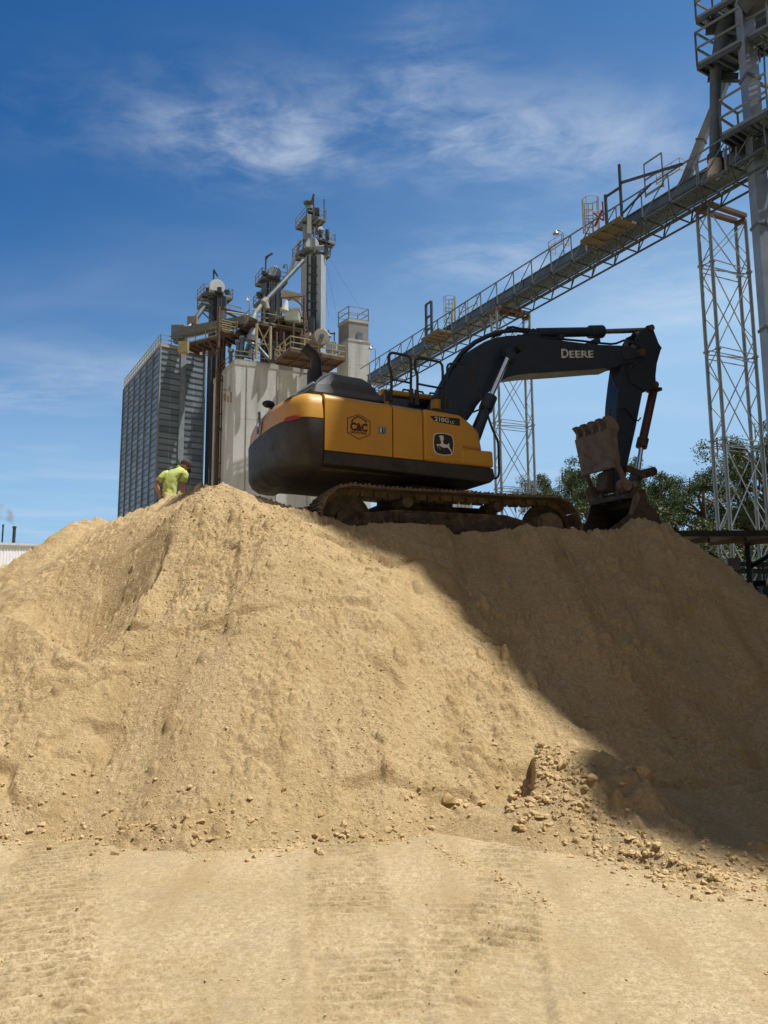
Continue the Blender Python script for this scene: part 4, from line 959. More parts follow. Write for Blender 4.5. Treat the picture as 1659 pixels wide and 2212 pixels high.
# --- panelled steel grain bin
DB = 88.0
kN = P(347, 748, DB); kR = Pz(443.5, 769.5, kN.z); kL = Pz(268, 842, kN.z)
bin_ = thing('grain_bin', 'tall square bin of grey ribbed metal panels, far left of the silos', 'grain bin', (kN.x, kN.y, 0))
kF = kR + kL - kN
def panel_material():
    m = bpy.data.materials.new('bin_panels'); m.use_nodes = True; nt = m.node_tree; N = nt.nodes; L = nt.links; b = N['Principled BSDF']
    uv = N.new('ShaderNodeUVMap'); vo = N.new('ShaderNodeTexBrick')
    vo.inputs['Scale'].default_value = 1.0; vo.inputs['Brick Width'].default_value = 0.5; vo.inputs['Row Height'].default_value = 1.0; vo.inputs['Mortar Size'].default_value = 0.012
    vo.offset = 0.0; vo.inputs['Color1'].default_value = (0.125, 0.16, 0.19, 1); vo.inputs['Color2'].default_value = (0.235, 0.28, 0.32, 1); vo.inputs['Mortar'].default_value = (0.30, 0.34, 0.37, 1)
    L.new(uv.outputs[0], vo.inputs['Vector'])
    no = N.new('ShaderNodeTexNoise'); no.inputs['Scale'].default_value = 0.35; no.inputs['Detail'].default_value = 8; L.new(uv.outputs[0], no.inputs['Vector'])
    mr = N.new('ShaderNodeMapRange'); mr.inputs[1].default_value = .35; mr.inputs[2].default_value = .7; mr.inputs[3].default_value = .75; mr.inputs[4].default_value = 1.35; L.new(no.outputs[0], mr.inputs[0])
    mx = N.new('ShaderNodeMix'); mx.data_type = 'RGBA'; mx.blend_type = 'MULTIPLY'; mx.inputs['Factor'].default_value = 1; L.new(vo.outputs[0], mx.inputs['A']); L.new(mr.outputs[0], mx.inputs['B'])
    L.new(mx.outputs['Result'], b.inputs['Base Color']); b.inputs['Metallic'].default_value = 0.3; b.inputs['Roughness'].default_value = 0.38
    n2 = N.new('ShaderNodeTexNoise'); n2.inputs['Scale'].default_value = 1.6; n2.inputs['Detail'].default_value = 6; L.new(uv.outputs[0], n2.inputs['Vector'])
    bp_ = N.new('ShaderNodeBump'); bp_.inputs['Strength'].default_value = 0.35; bp_.inputs['Distance'].default_value = 0.1; L.new(n2.outputs[0], bp_.inputs['Height']); L.new(bp_.outputs[0], b.inputs['Normal'])
    return m
M_PANEL = panel_material()
ROWS = 46
def wall_uv(root, a, b, z0, cols, name):
    me = bpy.data.meshes.new(name); o_ = V(root['_o'])
    vs = [V((a.x, a.y, z0)) - o_, V((b.x, b.y, z0)) - o_, V((b.x, b.y, a.z)) - o_, V((a.x, a.y, a.z)) - o_]
    me.from_pydata([tuple(v) for v in vs], [], [(0, 1, 2, 3)]); uv = me.uv_layers.new(name='UVMap')
    for i, c in enumerate(((0, 0), (cols, 0), (cols, ROWS), (0, ROWS))): uv.data[i].uv = c
    me.materials.append(M_PANEL); o = bpy.data.objects.new(name, me); COL.objects.link(o); o.parent = root; return o
top = kN.z
for a, b, nm, c in ((kL, kN, 'side_wall', 6), (kN, kR, 'front_wall', 2), (kR, kF, 'side_wall', 6), (kF, kL, 'front_wall', 2)): wall_uv(bin_, a, b, 0, c, nm)
rb = MB(); vb = MB()
def out_n(a, b): d = (b - a).normalized(); n = V((d.y, -d.x, 0)); return n
for a, b, cols in ((kL, kN, [i / 6 for i in range(7)]), (kN, kR, [0.0, 0.455, 0.545, 1.0])):
    nn = out_n(a, b)
    if nn.y > 0: nn = -nn
    for i in range(ROWS + 1):
        z = top * i / ROWS; h_ = V((0, 0, z))
        rb.bar(V((a.x, a.y, z)) + nn * 0.05, V((b.x, b.y, z)) + nn * 0.03, 0.06, 0.085)
    for t in cols:
        p = a.lerp(b, t); vb.bar(V((p.x, p.y, 0)) + nn * 0.08, V((p.x, p.y, top)) + nn * 0.08, 0.16, 0.16, (nn.x, nn.y, 0))
nn = out_n(kN, kR); nn = -nn if nn.y > 0 else nn
p, q = kN.lerp(kR, 0.47), kN.lerp(kR, 0.53)
vb.hexa([V((v.x, v.y, z)) + nn * o for z in (0, top) for v, o in ((p, 0.16), (q, 0.16), (q, 0.02), (p, 0.02))])
rb.build('panel_rib', mat('rib_steel', (.06, .072, .085), .5, .3, .2, .5), bin_); vb.build('corner_post', M_RAILG, bin_)
MB().hexa([v + V((0, 0, z)) + (v - (kN + kF) * .5) * 0.012 for z in (0.0, 0.35) for v in (kN, kR, kF, kL)]).build('roof_edge', mat('roof_trim', (0.36, 0.30, 0.24), .7), bin_)
rails(MB(), [kN + V((0, 0, .35)), kL + V((0, 0, .35))], 1.15, 0.04, gap=1.2).build('railing', M_PALEY, bin_)
rails(MB(), [kN + V((0, 0, .35)), kN.lerp(kR, 0.9) + V((0, 0, .35))], 1.15, 0.04, gap=1.2).build('railing', M_RAILG, bin_)

# --- concrete silo
def concrete(name, base, dark, sc=0.35):
    m = bpy.data.materials.new(name); m.use_nodes = True; nt = m.node_tree; N = nt.nodes; L = nt.links; b = N['Principled BSDF']; b.inputs['Roughness'].default_value = 0.9; b.inputs['Specular IOR Level'].default_value = .2
    tc = N.new('ShaderNodeTexCoord')
    def noise(s, st, d=8):
        mp = N.new('ShaderNodeMapping'); mp.inputs['Scale'].default_value = st; L.new(tc.outputs['Object'], mp.inputs[0])
        n = N.new('ShaderNodeTexNoise'); n.inputs['Scale'].default_value = s; n.inputs['Detail'].default_value = d; n.inputs['Roughness'].default_value = .65; L.new(mp.outputs[0], n.inputs['Vector']); return n.outputs[0]
    def mr(v, a, bb, c=0, d=1):
        n = N.new('ShaderNodeMapRange'); n.inputs[1].default_value = a; n.inputs[2].default_value = bb; n.inputs[3].default_value = c; n.inputs[4].default_value = d; L.new(v, n.inputs[0]); return n.outputs[0]
    def mix(f, A, B):
        n = N.new('ShaderNodeMix'); n.data_type = 'RGBA'; L.new(f, n.inputs['Factor'])
        for k, v in (('A', A), ('B', B)):
            if isinstance(v, tuple): n.inputs[k].default_value = (*v[:3], 1)
            else: L.new(v, n.inputs[k])
        return n.outputs['Result']
    c = mix(mr(noise(sc, (1, 1, 0.5)), .35, .65), tuple(v * .8 for v in base), base)
    c = mix(mr(noise(sc * 2.2, (1, 1, 0.10)), .5, .72, 0, .75), c, dark)
    c = mix(mr(noise(sc * 1.8, (1, 1, 0.35), 10), .60, .66, 0, .75), c, tuple(min(1, v * 1.6) for v in base))
    c = mix(mr(noise(sc * 1.2, (0.3, 0.3, 6), 3), .62, .70, 0, .35), c, dark)
    L.new(c, b.inputs['Base Color'])
    bn = N.new('ShaderNodeBump'); bn.inputs['Strength'].default_value = .4; bn.inputs['Distance'].default_value = .05; L.new(noise(4, (1, 1, 1)), bn.inputs['Height']); L.new(bn.outputs[0], b.inputs['Normal'])
    return m
M_CONC = concrete('old_concrete', (0.55, 0.575, 0.58), (0.20, 0.205, 0.205))
M_CONC2 = concrete('tower_concrete', (0.44, 0.46, 0.465), (0.20, 0.205, 0.205), 0.5)
DS = 82.0
sN = P(508, 777, DS); sR = Pz(752, 808, sN.z); sL = Pz(462, 820, sN.z); sF = sR + sL - sN
silo = thing('concrete_silo', 'stained concrete silo block standing behind the excavator', 'silo', (sN.x, sN.y, 0))
MB().hexa([V((v.x, v.y, z)) for z in (0, sN.z - 0.5) for v in (sN, sR, sF, sL)]).build('wall', M_CONC, silo)
cxy = (sN + sF) * 0.5
MB().hexa([V((cxy.x + (v.x - cxy.x) * 1.012, cxy.y + (v.y - cxy.y) * 1.012, z)) for z in (sN.z - 0.5, sN.z) for v in (sN, sR, sF, sL)]).build('parapet', M_CONC2, silo)
fn_ = out_n(sN, sR); fn_ = -fn_ if fn_.y > 0 else fn_
jb = MB()
for t in (0.10, 0.36, 0.63, 0.88):
    p = sN.lerp(sR, t); jb.bar((p.x + fn_.x * .02, p.y + fn_.y * .02, 0), (p.x + fn_.x * .02, p.y + fn_.y * .02, sN.z - .5), 0.10, 0.06)
jb.build('wall_joint', mat('joint_dark', (0.26, 0.24, 0.21), .9), silo)
rails(MB(), [sN.lerp(sR, 0.62), sN, sN.lerp(sL, 0.9)], 1.07, 0.035, gap=2.0).build('railing', M_PALEY, silo)
# rust left by old lettering on the left wall
fl_ = out_n(sL, sN); fl_ = -fl_ if fl_.x > 0 else fl_
rs_ = MB()
for X_, Y_, w_, h_ in ((486, 858, 5, 16), (493, 862, 2.5, 14), (499, 858, 4, 22), (486, 842, 14, 2.2), (496, 840, 2.2, 12)):
    c4 = []
    for a_, b_ in ((-.5, -.5), (.5, -.5), (.5, .5), (-.5, .5)):
        r = ray(X_ + a_ * w_, Y_ + b_ * h_); t = (sN - EYE).dot(fl_) / r.dot(fl_); c4.append(EYE + r * t + fl_ * 0.02)
    rs_.ext(c4, fl_ * 0.02)
rs_.build('rust_stain', mat('rust_mark', (0.30, 0.20, 0.12), .9), silo)

# --- concrete stair tower
tN = P(*zC(1336, 268), DS + 2); tR = Pz(*zC(1533, 298), tN.z); tL = Pz(*zC(1232, 330), tN.z); tF = tR + tL - tN
tower = thing('stair_tower', 'square concrete tower with a louvre, rising at the right end of the silo', 'tower', (tN.x, tN.y, 0))
tz = P(*zC(1322, 490), DS + 2).z; tc_ = (tN + tF) * .5
def blk(mb, k, z0, z1): return mb.hexa([V((tc_.x + (v.x - tc_.x) * k, tc_.y + (v.y - tc_.y) * k, z)) for z in (z0, z1) for v in (tN, tR, tF, tL)])
blk(MB(), 1.0, tz + .25, tN.z - .3).build('upper_wall', mat('tower_grey', (0.22, 0.225, 0.225), .9, 0, .25, .6, bump=.3, bscale=6, streak=.5, streakcol=(.12, .10, .085)), tower)
blk(MB(), 1.10, 0, tz).build('lower_wall', M_CONC, tower); blk(MB(), 1.15, tz, tz + .25).build('ledge', M_CONC2, tower); blk(MB(), 1.06, tN.z - .3, tN.z).build('cap', M_CONC2, tower)
rails(MB(), [tN, tR, tF, tL], 1.5, 0.04, closed=True, gap=2.0).build('railing', M_RAILG, tower)
tn_ = out_n(tN, tR); tn_ = -tn_ if tn_.y > 0 else tn_
def on_pl(XY, p0, n, off=0.0):
    r = ray(*XY); t = (p0 + n * off - EYE).dot(n) / r.dot(n); return EYE + r * t
lv = [on_pl(zC(*p), tN, tn_, .05) for p in ((1416, 404), (1474, 412), (1474, 478), (1416, 470))]
LV = MB().ext(lv, tn_ * .06).build('louvre', M_GALVD, tower); sl_ = MB()
for i in range(7):
    t = (i + .5) / 7; sl_.bar(lv[0].lerp(lv[3], t) + tn_ * .1, lv[1].lerp(lv[2], t) + tn_ * .1, .10, .10)
sl_.build('louvre_blades', M_DSTEEL, LV)

# --- bucket elevators
def head_dome(root, XY, rpx, d, nrm, depth=1.0, m=None):
    c = P(*XY, d); r = rpx * d / FPX; n = V((nrm[0], nrm[1], 0)).normalized(); s = V((-n.y, n.x, 0)); k = 18
    ring = [c + s * (r * math.cos(math.pi * i / k)) + V((0, 0, r * math.sin(math.pi * i / k))) for i in range(k + 1)] + [c - s * r - V((0, 0, r * .6)), c + s * r - V((0, 0, r * .6))]
    o = MB().ext([p - n * depth / 2 for p in ring], n * depth).build('head_cover', m or M_WHT, root, bevel=0.03)
    b = MB(); u = V((0, 0, 1)); b.bar(c + n * (depth / 2 + .02) - u * r * .55, c + n * (depth / 2 + .02) + u * r * .97, .07, .05)
    b.bar(c + n * (depth / 2 + .02) - s * r, c + n * (depth / 2 + .02) + s * r, .06, .08); b.build('cover_seam', M_RAILG, o); return c
def hoist(root, zf, base, tip, arm, d, w=0.13):
    a, b, c = P(*zf(*base), d), P(*zf(*tip), d), P(*zf(*arm), d)
    MB().bar(a, b, w, w).bar(b, c, w * 1.5, w * 1.5).bar(b.lerp(a, .25), b.lerp(c, .45), w * .6).build('hoist_post', M_DSTEEL, root)
def machinery(root, zf, boxes, d, m=None, name='drive_unit'):
    for (x0, y0, x1, y1, dp) in boxes:
        a = P(*zf(x0, y1), d); b = P(*zf(x1, y0), d); MB().box((a.x, d - dp / 2, a.z), (b.x, d + dp / 2, b.z)).build(name, m or M_DSTEEL, root, bevel=0.04)
FRONT = (fn_.x, fn_.y)
D1 = 92.0
e0 = P(*zA(640, 700), D1)
el1 = thing('bucket_elevator', 'shorter bucket elevator with white domed head above the grain bin', 'elevator', (e0.x, e0.y, 0), group='bucket elevators')
deck(el1, zA(510, 497), zA(885, 572), zA(420, 588), D1, 1.15); deck(el1, zA(475, 642), zA(685, 692), zA(420, 705), D1, 1.15)
mb = MB()
for x in (632, 752): col(mb, zA(x, 560), D1 + 1.0, 0, 0.75)
mb.build('leg_casing', mat('leg_dark', (.085, .095, .105), .5, .3), el1)
mb = MB()
for x in (690, 712, 735): col(mb, zA(x, 575), D1 + .4, P(*zA(700, 900), D1).z, 0.09)
for k in range(22): mb.bar(P(*zA(690, 580 + k * 16), D1 + .4), P(*zA(712, 580 + k * 16), D1 + .4), .05)
mb.build('ladder', M_RAILG, el1)
head_dome(el1, zA(668, 455), 17.0, D1 + .6, FRONT, 1.5)
machinery(el1, zA, ((540, 455, 630, 500, .9), (660, 455, 750, 520, 1.2), (780, 480, 850, 520, .8), (560, 560, 640, 590, .8)), D1 + .5)
hoist(el1, zA, (633, 430), (635, 205), (685, 292), D1)
mb = MB(); mb.bar(P(*zA(490, 765), D1), P(*zA(612, 880), D1), .16); mb.bar(P(*zA(505, 668), D1), P(*zA(632, 850), D1), .12); mb.build('brace', M_GALVD, el1)
a, b, c, e = P(*zA(512, 690), D1), P(*zA(385, 868), D1 - 1), P(*zA(360, 900), D1 - 1), P(*zA(285, 985), D1 - 2)
MB().tube(a, b, .30, 14).tube(c, e, .28, 14).build('spout', M_GALVD, el1, smooth=True)
q = P(*zA(365, 880), D1 - 1); MB().box((q.x - .6, q.y - .6, q.z - .55), (q.x + .6, q.y + .6, q.z + .5)).build('spout_box', mat('box_grey', (.2, .19, .17), .7), el1, bevel=.05)

D2 = 88.0
e0 = P(*zB(850, 1000), D2)
el2 = thing('bucket_elevator', 'tallest bucket elevator, twin pale legs and stacked platforms above the silo', 'elevator', (e0.x, e0.y, 0), group='bucket elevators')
z0 = sN.z
mb = MB()
for x, w in ((818, .75), (910, .75)): col(mb, zB(x, 935), D2 + .4, z0, w)
col(mb, zB(945, 935), D2 + .1, z0, .85); col(mb, zB(766, 950), D2 + 1.6, z0, .8); mb.build('leg_casing', M_SILV, el2)
mb = MB()
for x in (788, 838, 886, 924): col(mb, zB(x, 930), D2, z0, .16)
for k in range(6):
    y = 1040 + k * 105; mb.bar(P(*zB(782, y), D2 - .1), P(*zB(925, y + 22), D2 - .1), .14)
    mb.bar(P(*zB(925, y - 60), D2 - .2), P(*zB(962, y - 54), D2 - .2), .12)
mb.build('tower_frame', M_DSTEEL, el2)
mb = MB()
for x in (850, 872): col(mb, zB(x, 935), D2 + .1, z0, .07)
for k in range(56): mb.bar(P(*zB(850, 945 + k * 14), D2 + .1), P(*zB(872, 948 + k * 14), D2 + .1), .05)
for k in range(28): mb.bar(P(*zB(842, 945 + k * 28), D2 - .3), P(*zB(880, 950 + k * 28), D2 - .3), .05)
mb.build('caged_ladder', M_GALVD, el2)
deck(el2, zB(735, 842), zB(1060, 918), zB(610, 958), D2 - .5, 1.2); deck(el2, zB(778, 438), zB(1005, 497), zB(648, 598), D2 - .5, 1.2); deck(el2, zB(902, 712), zB(1115, 775), zB(858, 765), D2 - .2, 1.2)
a = P(*zB(735, 760), D2); b = P(*zB(835, 590), D2); MB().box((a.x, D2 - .7, a.z), (b.x, D2 + .9, b.z)).build('head_casing', M_GALV, el2, bevel=.05)
a = P(*zB(790, 700), D2); b = P(*zB(838, 480), D2); MB().box((a.x, D2 - .9, a.z), (b.x, D2 - .71, b.z)).build('inspection_cover', M_SILV, el2)
head_dome(el2, zB(822, 815), 15.5, D2 + .2, FRONT, 1.6, M_SILV)
head_dome(el2, zB(930, 640), 7.5, D2 + .6, FRONT, 1.0, M_SILV)
machinery(el2, zB, ((790, 345, 845, 380, .9),), D2 + .2, M_SILV, 'motor_cover'); machinery(el2, zB, ((790, 375, 850, 430, 1.0), (870, 380, 930, 450, 1.2), (920, 640, 960, 700, 1.0), (1000, 630, 1045, 720, .9), (840, 790, 880, 835, .8), (980, 835, 1035, 880, .8)), D2 + .3)
a, b = P(*zB(885, 838), D2 - .2), P(*zB(985, 826), D2 - .2); MB().tube(a, b, .36, 14, .28).build('belt_guard', M_GALV, el2, smooth=True)
a, b = P(*zB(798, 340), D2), P(*zB(798, 310), D2); MB().tube(a, b, .3, 12).tube(b, P(*zB(798, 296), D2), .62, 16).tube(P(*zB(798, 296), D2), P(*zB(798, 285), D2), .62, 16, .3).build('vent_cap', M_GALVD, el2, smooth=True)
hoist(el2, zB, (860, 450), (862, 195), (842, 285), D2 - .6); hoist(el2, zB, (985, 495), (985, 262), (976, 268), D2 - .3, .10)
mb = MB(); mb.bar(P(*zB(868, 590), D2 - .6), P(*zB(868, 885), D2 - .6), .14); mb.bar(P(*zB(1100, 800), D2), P(*zB(940, 1030), D2), .14); mb.build('platform_hanger', M_GALVD, el2)
a, b = P(*zB(735, 985), D2 - .5), P(*zB(300, 1450), D2 - 4)
SP = MB().tube(a, b, .27, 18).build('spout', M_GALVD, el2, smooth=True)
MB().tube(b, P(*zB(262, 1490), D2 - 4.3), .42, 14).tube(P(*zB(285, 1470), D2 - 4.2), P(*zB(305, 1560), D2 - 4.2), .34, 12).tube(P(*zB(250, 1500), D2 - 4.3), P(*zB(165, 1610), D2 - 5), .25, 12).build('spout_junction', mat('junction_grey', (.26, .25, .23), .6), el2, smooth=True)
MB().tube(P(*zB(172, 1590), D2 - 5), P(*zB(140, 1680), D2 - 5), .25, 12, .6).build('spout_hood', M_GALV, el2, smooth=True)
MB().tube(P(*zB(700, 745), D2 + 1), P(*zB(575, 1135), D2 + 2), .24, 16).build('return_spout', M_SILV, el2, smooth=True)
wb = MB()
for a_, b_ in (((985, 900), (1140, 1659)), ((1010, 900), (1480, 1659)), ((960, 1020), (1040, 1659))): wb.tube(P(*zB(*a_), D2), P(*zB(*b_), D2 + 6), .012, 4)
wb.build('guy_wire', M_DSTEEL, el2)

D3 = 90.0
e0 = P(*zB(305, 1500), D3)
el3 = thing('bucket_elevator', 'middle bucket elevator with grey domed head between the other two', 'elevator', (e0.x, e0.y, 0), group='bucket elevators')
deck(el3, zB(245, 1178), zB(545, 1240), zB(168, 1275), D3, 1.2); deck(el3, zB(270, 1415), zB(345, 1432), zB(145, 1522), D3, 1.2)
mb = MB()
for x in (300, 415): col(mb, zB(x, 1260), D3 + 1.2, z0, .9)
mb.build('leg_casing', M_GALVD, el3)
mb = MB()
for x in (340, 360, 378, 396, 430): col(mb, zB(x, 1240), D3 + .3, z0, .1)
mb.build('conduit', M_RAILG, el3)
head_dome(el3, zB(380, 1150), 15.0, D3 + .6, FRONT, 1.5, M_GALV)
machinery(el3, zB, ((255, 1120, 300, 1165, .9), (330, 1180, 460, 1205, 1.0), (185, 1370, 240, 1420, .9)), D3 + .4)
hoist(el3, zB, (290, 1100), (292, 945), (372, 897), D3)

# --- upper frame, scale hopper and platforms over the silo
fr0 = P(*zC(600, 300), 83.5)
fr = thing('head_frame', 'rust stained steel frame of platforms and braces on top of the silo', 'steel frame', (fr0.x, fr0.y, z0))
deck(fr, zC(335, 282), zC(915, 388), zC(212, 398), 83.0, 1.2, .35, M_BROWN, M_PALEY, r=.04)
deck(fr, zC(748, 562), zC(1300, 662), zC(592, 692), 77.0, 1.3, .35, M_BROWN, M_PALEY, r=.045)
deck(fr, zC(645, 255), zC(905, 305), zC(560, 330), 84.5, 1.2, .2, M_BROWN, M_PALEY, r=.04)
mb = MB(); 
L1, L2 = P(*zC(412, 318), 81.7), P(*zC(550, 345), 81.9); z_b = z0
for p in (L1, L2): mb.bar((p.x, p.y, z_b), p, .22, .22)
l1b, l2b = V((L1.x, L1.y, P(*zC(412, 600), 81.7).z)), V((L2.x, L2.y, P(*zC(550, 620), 81.9).z))
mb.bar(L1, l2b, .13).bar(L2, l1b, .13); m1 = P(*zC(410, 515), 81.7); m2 = P(*zC(552, 530), 81.9); mb.bar(m1, m2, .12); mb.build('braced_bay', M_PALEY, fr)
mb = MB()
for X_, Y_, d_ in ((480, 20, 86), (655, 20, 85), (890, 60, 85), (610, 400, 83), (780, 300, 84), (680, 400, 84), (860, 380, 84), (1290, 660, 82.5), (1010, 400, 84.5), (735, 560, 84)):
    m1_ = MB(); col(m1_, zC(X_, Y_), d_, z0, .2); m1_.build('column', M_BROWN, fr)
for a_, b_ in (((655, 60), (900, 40)), ((700, 110), (770, 50)), ((770, 50), (880, 150)), ((440, 420), (900, 640)), ((560, 450), (700, 690)), ((860, 420), (600, 640)), ((460, 250), (900, 330)), ((760, 380), (1200, 420)), ((1130, 380), (1140, 560)), ((1190, 400), (1190, 560)), ((600, 690), (860, 700))):
    MB().bar(P(*zC(*a_), 84), P(*zC(*b_), 84.5), .13).build('brace', M_BROWN, fr)
a, b = P(*zC(662, 18), 85), P(*zC(850, 62), 85); MB().bar(a, b, .5, .9).build('beam', M_TAN, fr)
a = P(*zC(650, 280), 86.5); b = P(*zC(1030, 0), 86.5); MB().box((a.x, 86.5, z0), (b.x - .5, 90, P(*zC(700, 250), 86.5).z)).build('equipment_cladding', M_DSTEEL, fr)
a = P(*zC(688, 282), 84.6); b = P(*zC(836, 178), 84.6)
hop = thing('scale_hopper', 'pale mint green square hopper on the upper silo platform', 'hopper', (a.x, 84.6, a.z))
MB().box((a.x, 84.6, a.z), (b.x, 86.4, b.z)).build('hopper_box', M_MINT, hop, bevel=.05); MB().box((a.x - .1, 84.5, b.z), (b.x + .1, 86.5, b.z + .25)).box((.5 * (a.x + b.x) - .05, 84.55, a.z), (.5 * (a.x + b.x) + .05, 84.6, b.z)).build('hopper_rim', M_WHT, hop)
q = P(*zC(700, 130), 84); MB().tube(q + V((.1, 0, .5)), q - V((.1, 0, .7)), .2, 10, .5).build('inlet_boot', M_WHT, hop, smooth=True)
# inclined fill pipes and vents on the roof slab
pipes = thing('fill_pipe', 'cluster of grey filling spouts that fan down onto the silo roof', 'pipe', tuple(P(*zC(360, 660), 82.8)))
a, b = P(*zC(385, 380), 83.5), P(*zC(355, 500), 83.2)
MB().tube(a, P(*zC(365, 450), 83.3), .45, 16, .55).tube(P(*zC(365, 450), 83.3), b, .66, 16, .58).build('cone', M_GALV, pipes, smooth=True)
MB().tube(b, P(*zC(365, 540), 83), .38, 14).tube(P(*zC(365, 530), 83), P(*zC(335, 665), 82.8), .30, 14).tube(P(*zC(430, 560), 83.2), P(*zC(545, 690), 82.8), .22, 12).tube(P(*zC(330, 520), 83.2), P(*zC(290, 660), 83.6), .22, 12).build('spout', M_GALVD, pipes, smooth=True)
for k in range(3): MB().tube(P(*zC(361 - k * 9, 556 + k * 36), 82.98), P(*zC(359 - k * 9, 562 + k * 36), 82.97), .36, 14).build('pipe_flange', M_DSTEEL, pipes)
VS = [(224, 500, 650, 3.2), (268, 460, 655, 3.2), (150, 590, 720, 3.2), (568, 560, 715, 2.5), (612, 555, 720, 2.6), (375, 610, 670, 1.8)]
VL = ['wide blue grey vent pipe at the left edge of the silo roof', 'tall capped vent pipe beside the left roof corner', 'stubby vent pipe on the left side wall of the silo roof', 'vent pipe just right of the yellow braced bay', 'brown vent pipe nearest the rusty platform', 'short pale pipe stub behind the roof railing']
for (X_, t_, b_, r_), lab in zip(VS, VL):
    p = P(*zC(X_, t_), 83.2); vt = thing('vent_pipe', lab, 'vent pipe', (p.x, p.y, z0), group='vent pipes on the silo roof'); rr_ = r_ * .072
    MB().tube((p.x, p.y, z0), p, rr_, 14).build('pipe', M_GALVD if X_ != 612 else M_BROWN, vt, smooth=True); MB().tube(p - V((0, 0, .15)), p + V((0, 0, .15)), rr_ * 1.6, 14, rr_ * 1.5).build('cap', M_GALV if X_ != 612 else M_BROWN, vt, smooth=True)
# blower with snail housing
bc_ = P(*zC(1020, 490), 79.5)
blw = thing('blower', 'snail shell blower with white duct on the rusty lower platform', 'blower', tuple(bc_))
n_ = V((fn_.x, fn_.y, 0)); s_ = V((-n_.y, n_.x, 0)); s_ = s_ if s_.x > 0 else -s_
k = 26; r_ = 78 * .21495 * 79.5 / FPX
ring = [bc_ + s_ * (r_ * (1 + .12 * i / k) * math.cos(2 * math.pi * i / k)) + V((0, 0, r_ * (1 + .12 * i / k) * math.sin(2 * math.pi * i / k))) for i in range(k)]
MB().ext([p - n_ * .1 for p in ring], n_ * 1.6).build('housing', mat('blower_beige', (.22, .20, .17), .6, 0, .2, 1.0, streak=.4), blw, smooth=True, bevel=.04)
MB().tube(bc_ + n_ * 1.5, bc_ + n_ * 1.62, r_ * .3, 18).build('inlet', M_DSTEEL, blw)
a, b = P(*zC(1105, 590), 82.6), P(*zC(1215, 500), 82.6); MB().box((a.x, 82.4, a.z), (b.x, 83.6, b.z)).build('white_duct', M_SILV, blw, bevel=.04)
a, b = P(*zC(1075, 380), 83), P(*zC(1140, 460), 83); MB().tube(a, b, .3, 12).build('inlet_pipe', M_GALVD, blw, smooth=True)
a = P(*zC(850, 540), 83); b = P(*zC(935, 440), 83); MB().box((a.x, 82.7, a.z), (b.x, 84.2, b.z)).build('motor_box', mat('motor_brown', (.16, .12, .09), .8), blw, bevel=.05)
q0, q1 = P(*zC(925, 530), 81.6), P(*zC(925, 415), 81.6); MB().bar(q0, q1, .75, .3).build('access_panel', M_TAN, blw)
q0, q1 = P(*zC(950, 470), 81.8), P(*zC(1000, 575), 81.8); MB().bar(q0, q1, 1.9, .4).build('belt_cover', mat('cover_brown', (.28, .21, .15), .8), blw)

# --- catwalk and drag conveyor from the silo to the bin
cw0 = P(*zA(700, 1000), 86)
cat = thing('catwalk', 'brown railed catwalk with drag conveyor linking silo roof and grain bin', 'catwalk', tuple(cw0))
nA = P(*zA(945, 1005), 84.5); nB = Pz(*zA(262, 1172), nA.z); dv = (nB - nA); wv = V((dv.y, -dv.x, 0)).normalized(); wv = wv if wv.y > 0 else -wv
mb = MB(); mb.hexa([p + V((0, 0, z)) for z in (-.35, 0) for p in (nA, nB, nB + wv * 2.4, nA + wv * 2.4)])
for i in range(9): mb.bar(nA.lerp(nB, i / 8) - V((0, 0, .5)), nA.lerp(nB, i / 8) + wv * 2.4 - V((0, 0, .5)), .2, .3)
mb.build('deck', M_BROWN, cat); rails(MB(), [nA, nB], 1.15, .04, gap=1.7).build('railing', M_PALEY, cat); rails(MB(), [nA + wv * 2.4, nB + wv * 2.4], 1.15, .04, gap=1.7).build('railing', M_RAILG, cat)
a, b, c = P(*zA(1095, 868), 84.5), P(*zA(705, 938), 86.5), P(*zA(228, 1030), 89)
MB().bar(a, b, .9, 1.0).bar(b, c, .9, 1.0).build('drag_conveyor', mat('conveyor_olive', (.13, .135, .125), .6, .2), cat)
c2 = P(*zA(192, 1022), 89.2); MB().box((c2.x - .9, c2.y - .7, c2.z - 1.0), (c2.x + .8, c2.y + .7, c2.z + .8)).build('conveyor_tail', M_GALVD, cat, bevel=.2, seg=4)
MB().tube(P(*zA(170, 1080), 89), P(*zA(150, 1170), 89), .4, 10).build('discharge', M_GALVD, cat)
q = P(*zA(225, 1180), 86); MB().box((q.x - .5, q.y, q.z - .9), (q.x + .6, q.y + .8, q.z + .4)).build('guard_cage', M_PALEY, cat)
mb = MB(); mb.bar(P(*zA(730, 715), 85.5), P(*zA(1070, 790), 85.5), .22).bar(P(*zA(790, 760), 85.5), P(*zA(1000, 860), 85.5), .22).bar(P(*zA(700, 690), 85.5), P(*zA(1010, 795), 85.5), .16); mb.build('pipe_run', M_BROWN, cat)
MB().tube(P(*zA(805, 755), 85.2), P(*zA(1085, 800), 85.2), .11, 8).build('cable_tray', M_SILV, cat)
MB().bar(P(*zA(830, 662), 85.5), P(*zA(1000, 712), 86.5), .14).bar(P(*zA(835, 710), 85.5), P(*zA(885, 680), 85.7), .1).build('jib', M_GALV, cat)
deck(cat, zA(745, 985), zA(925, 1025), zA(715, 1010), 83.5, 1.15, .3, M_BROWN, M_PALEY, r=.04)
tw0 = P(*zA(712, 1000), 85)
sup = thing('support_column', 'rusty braced columns carrying the catwalk between bin and silo', 'column', (tw0.x, tw0.y, 0))
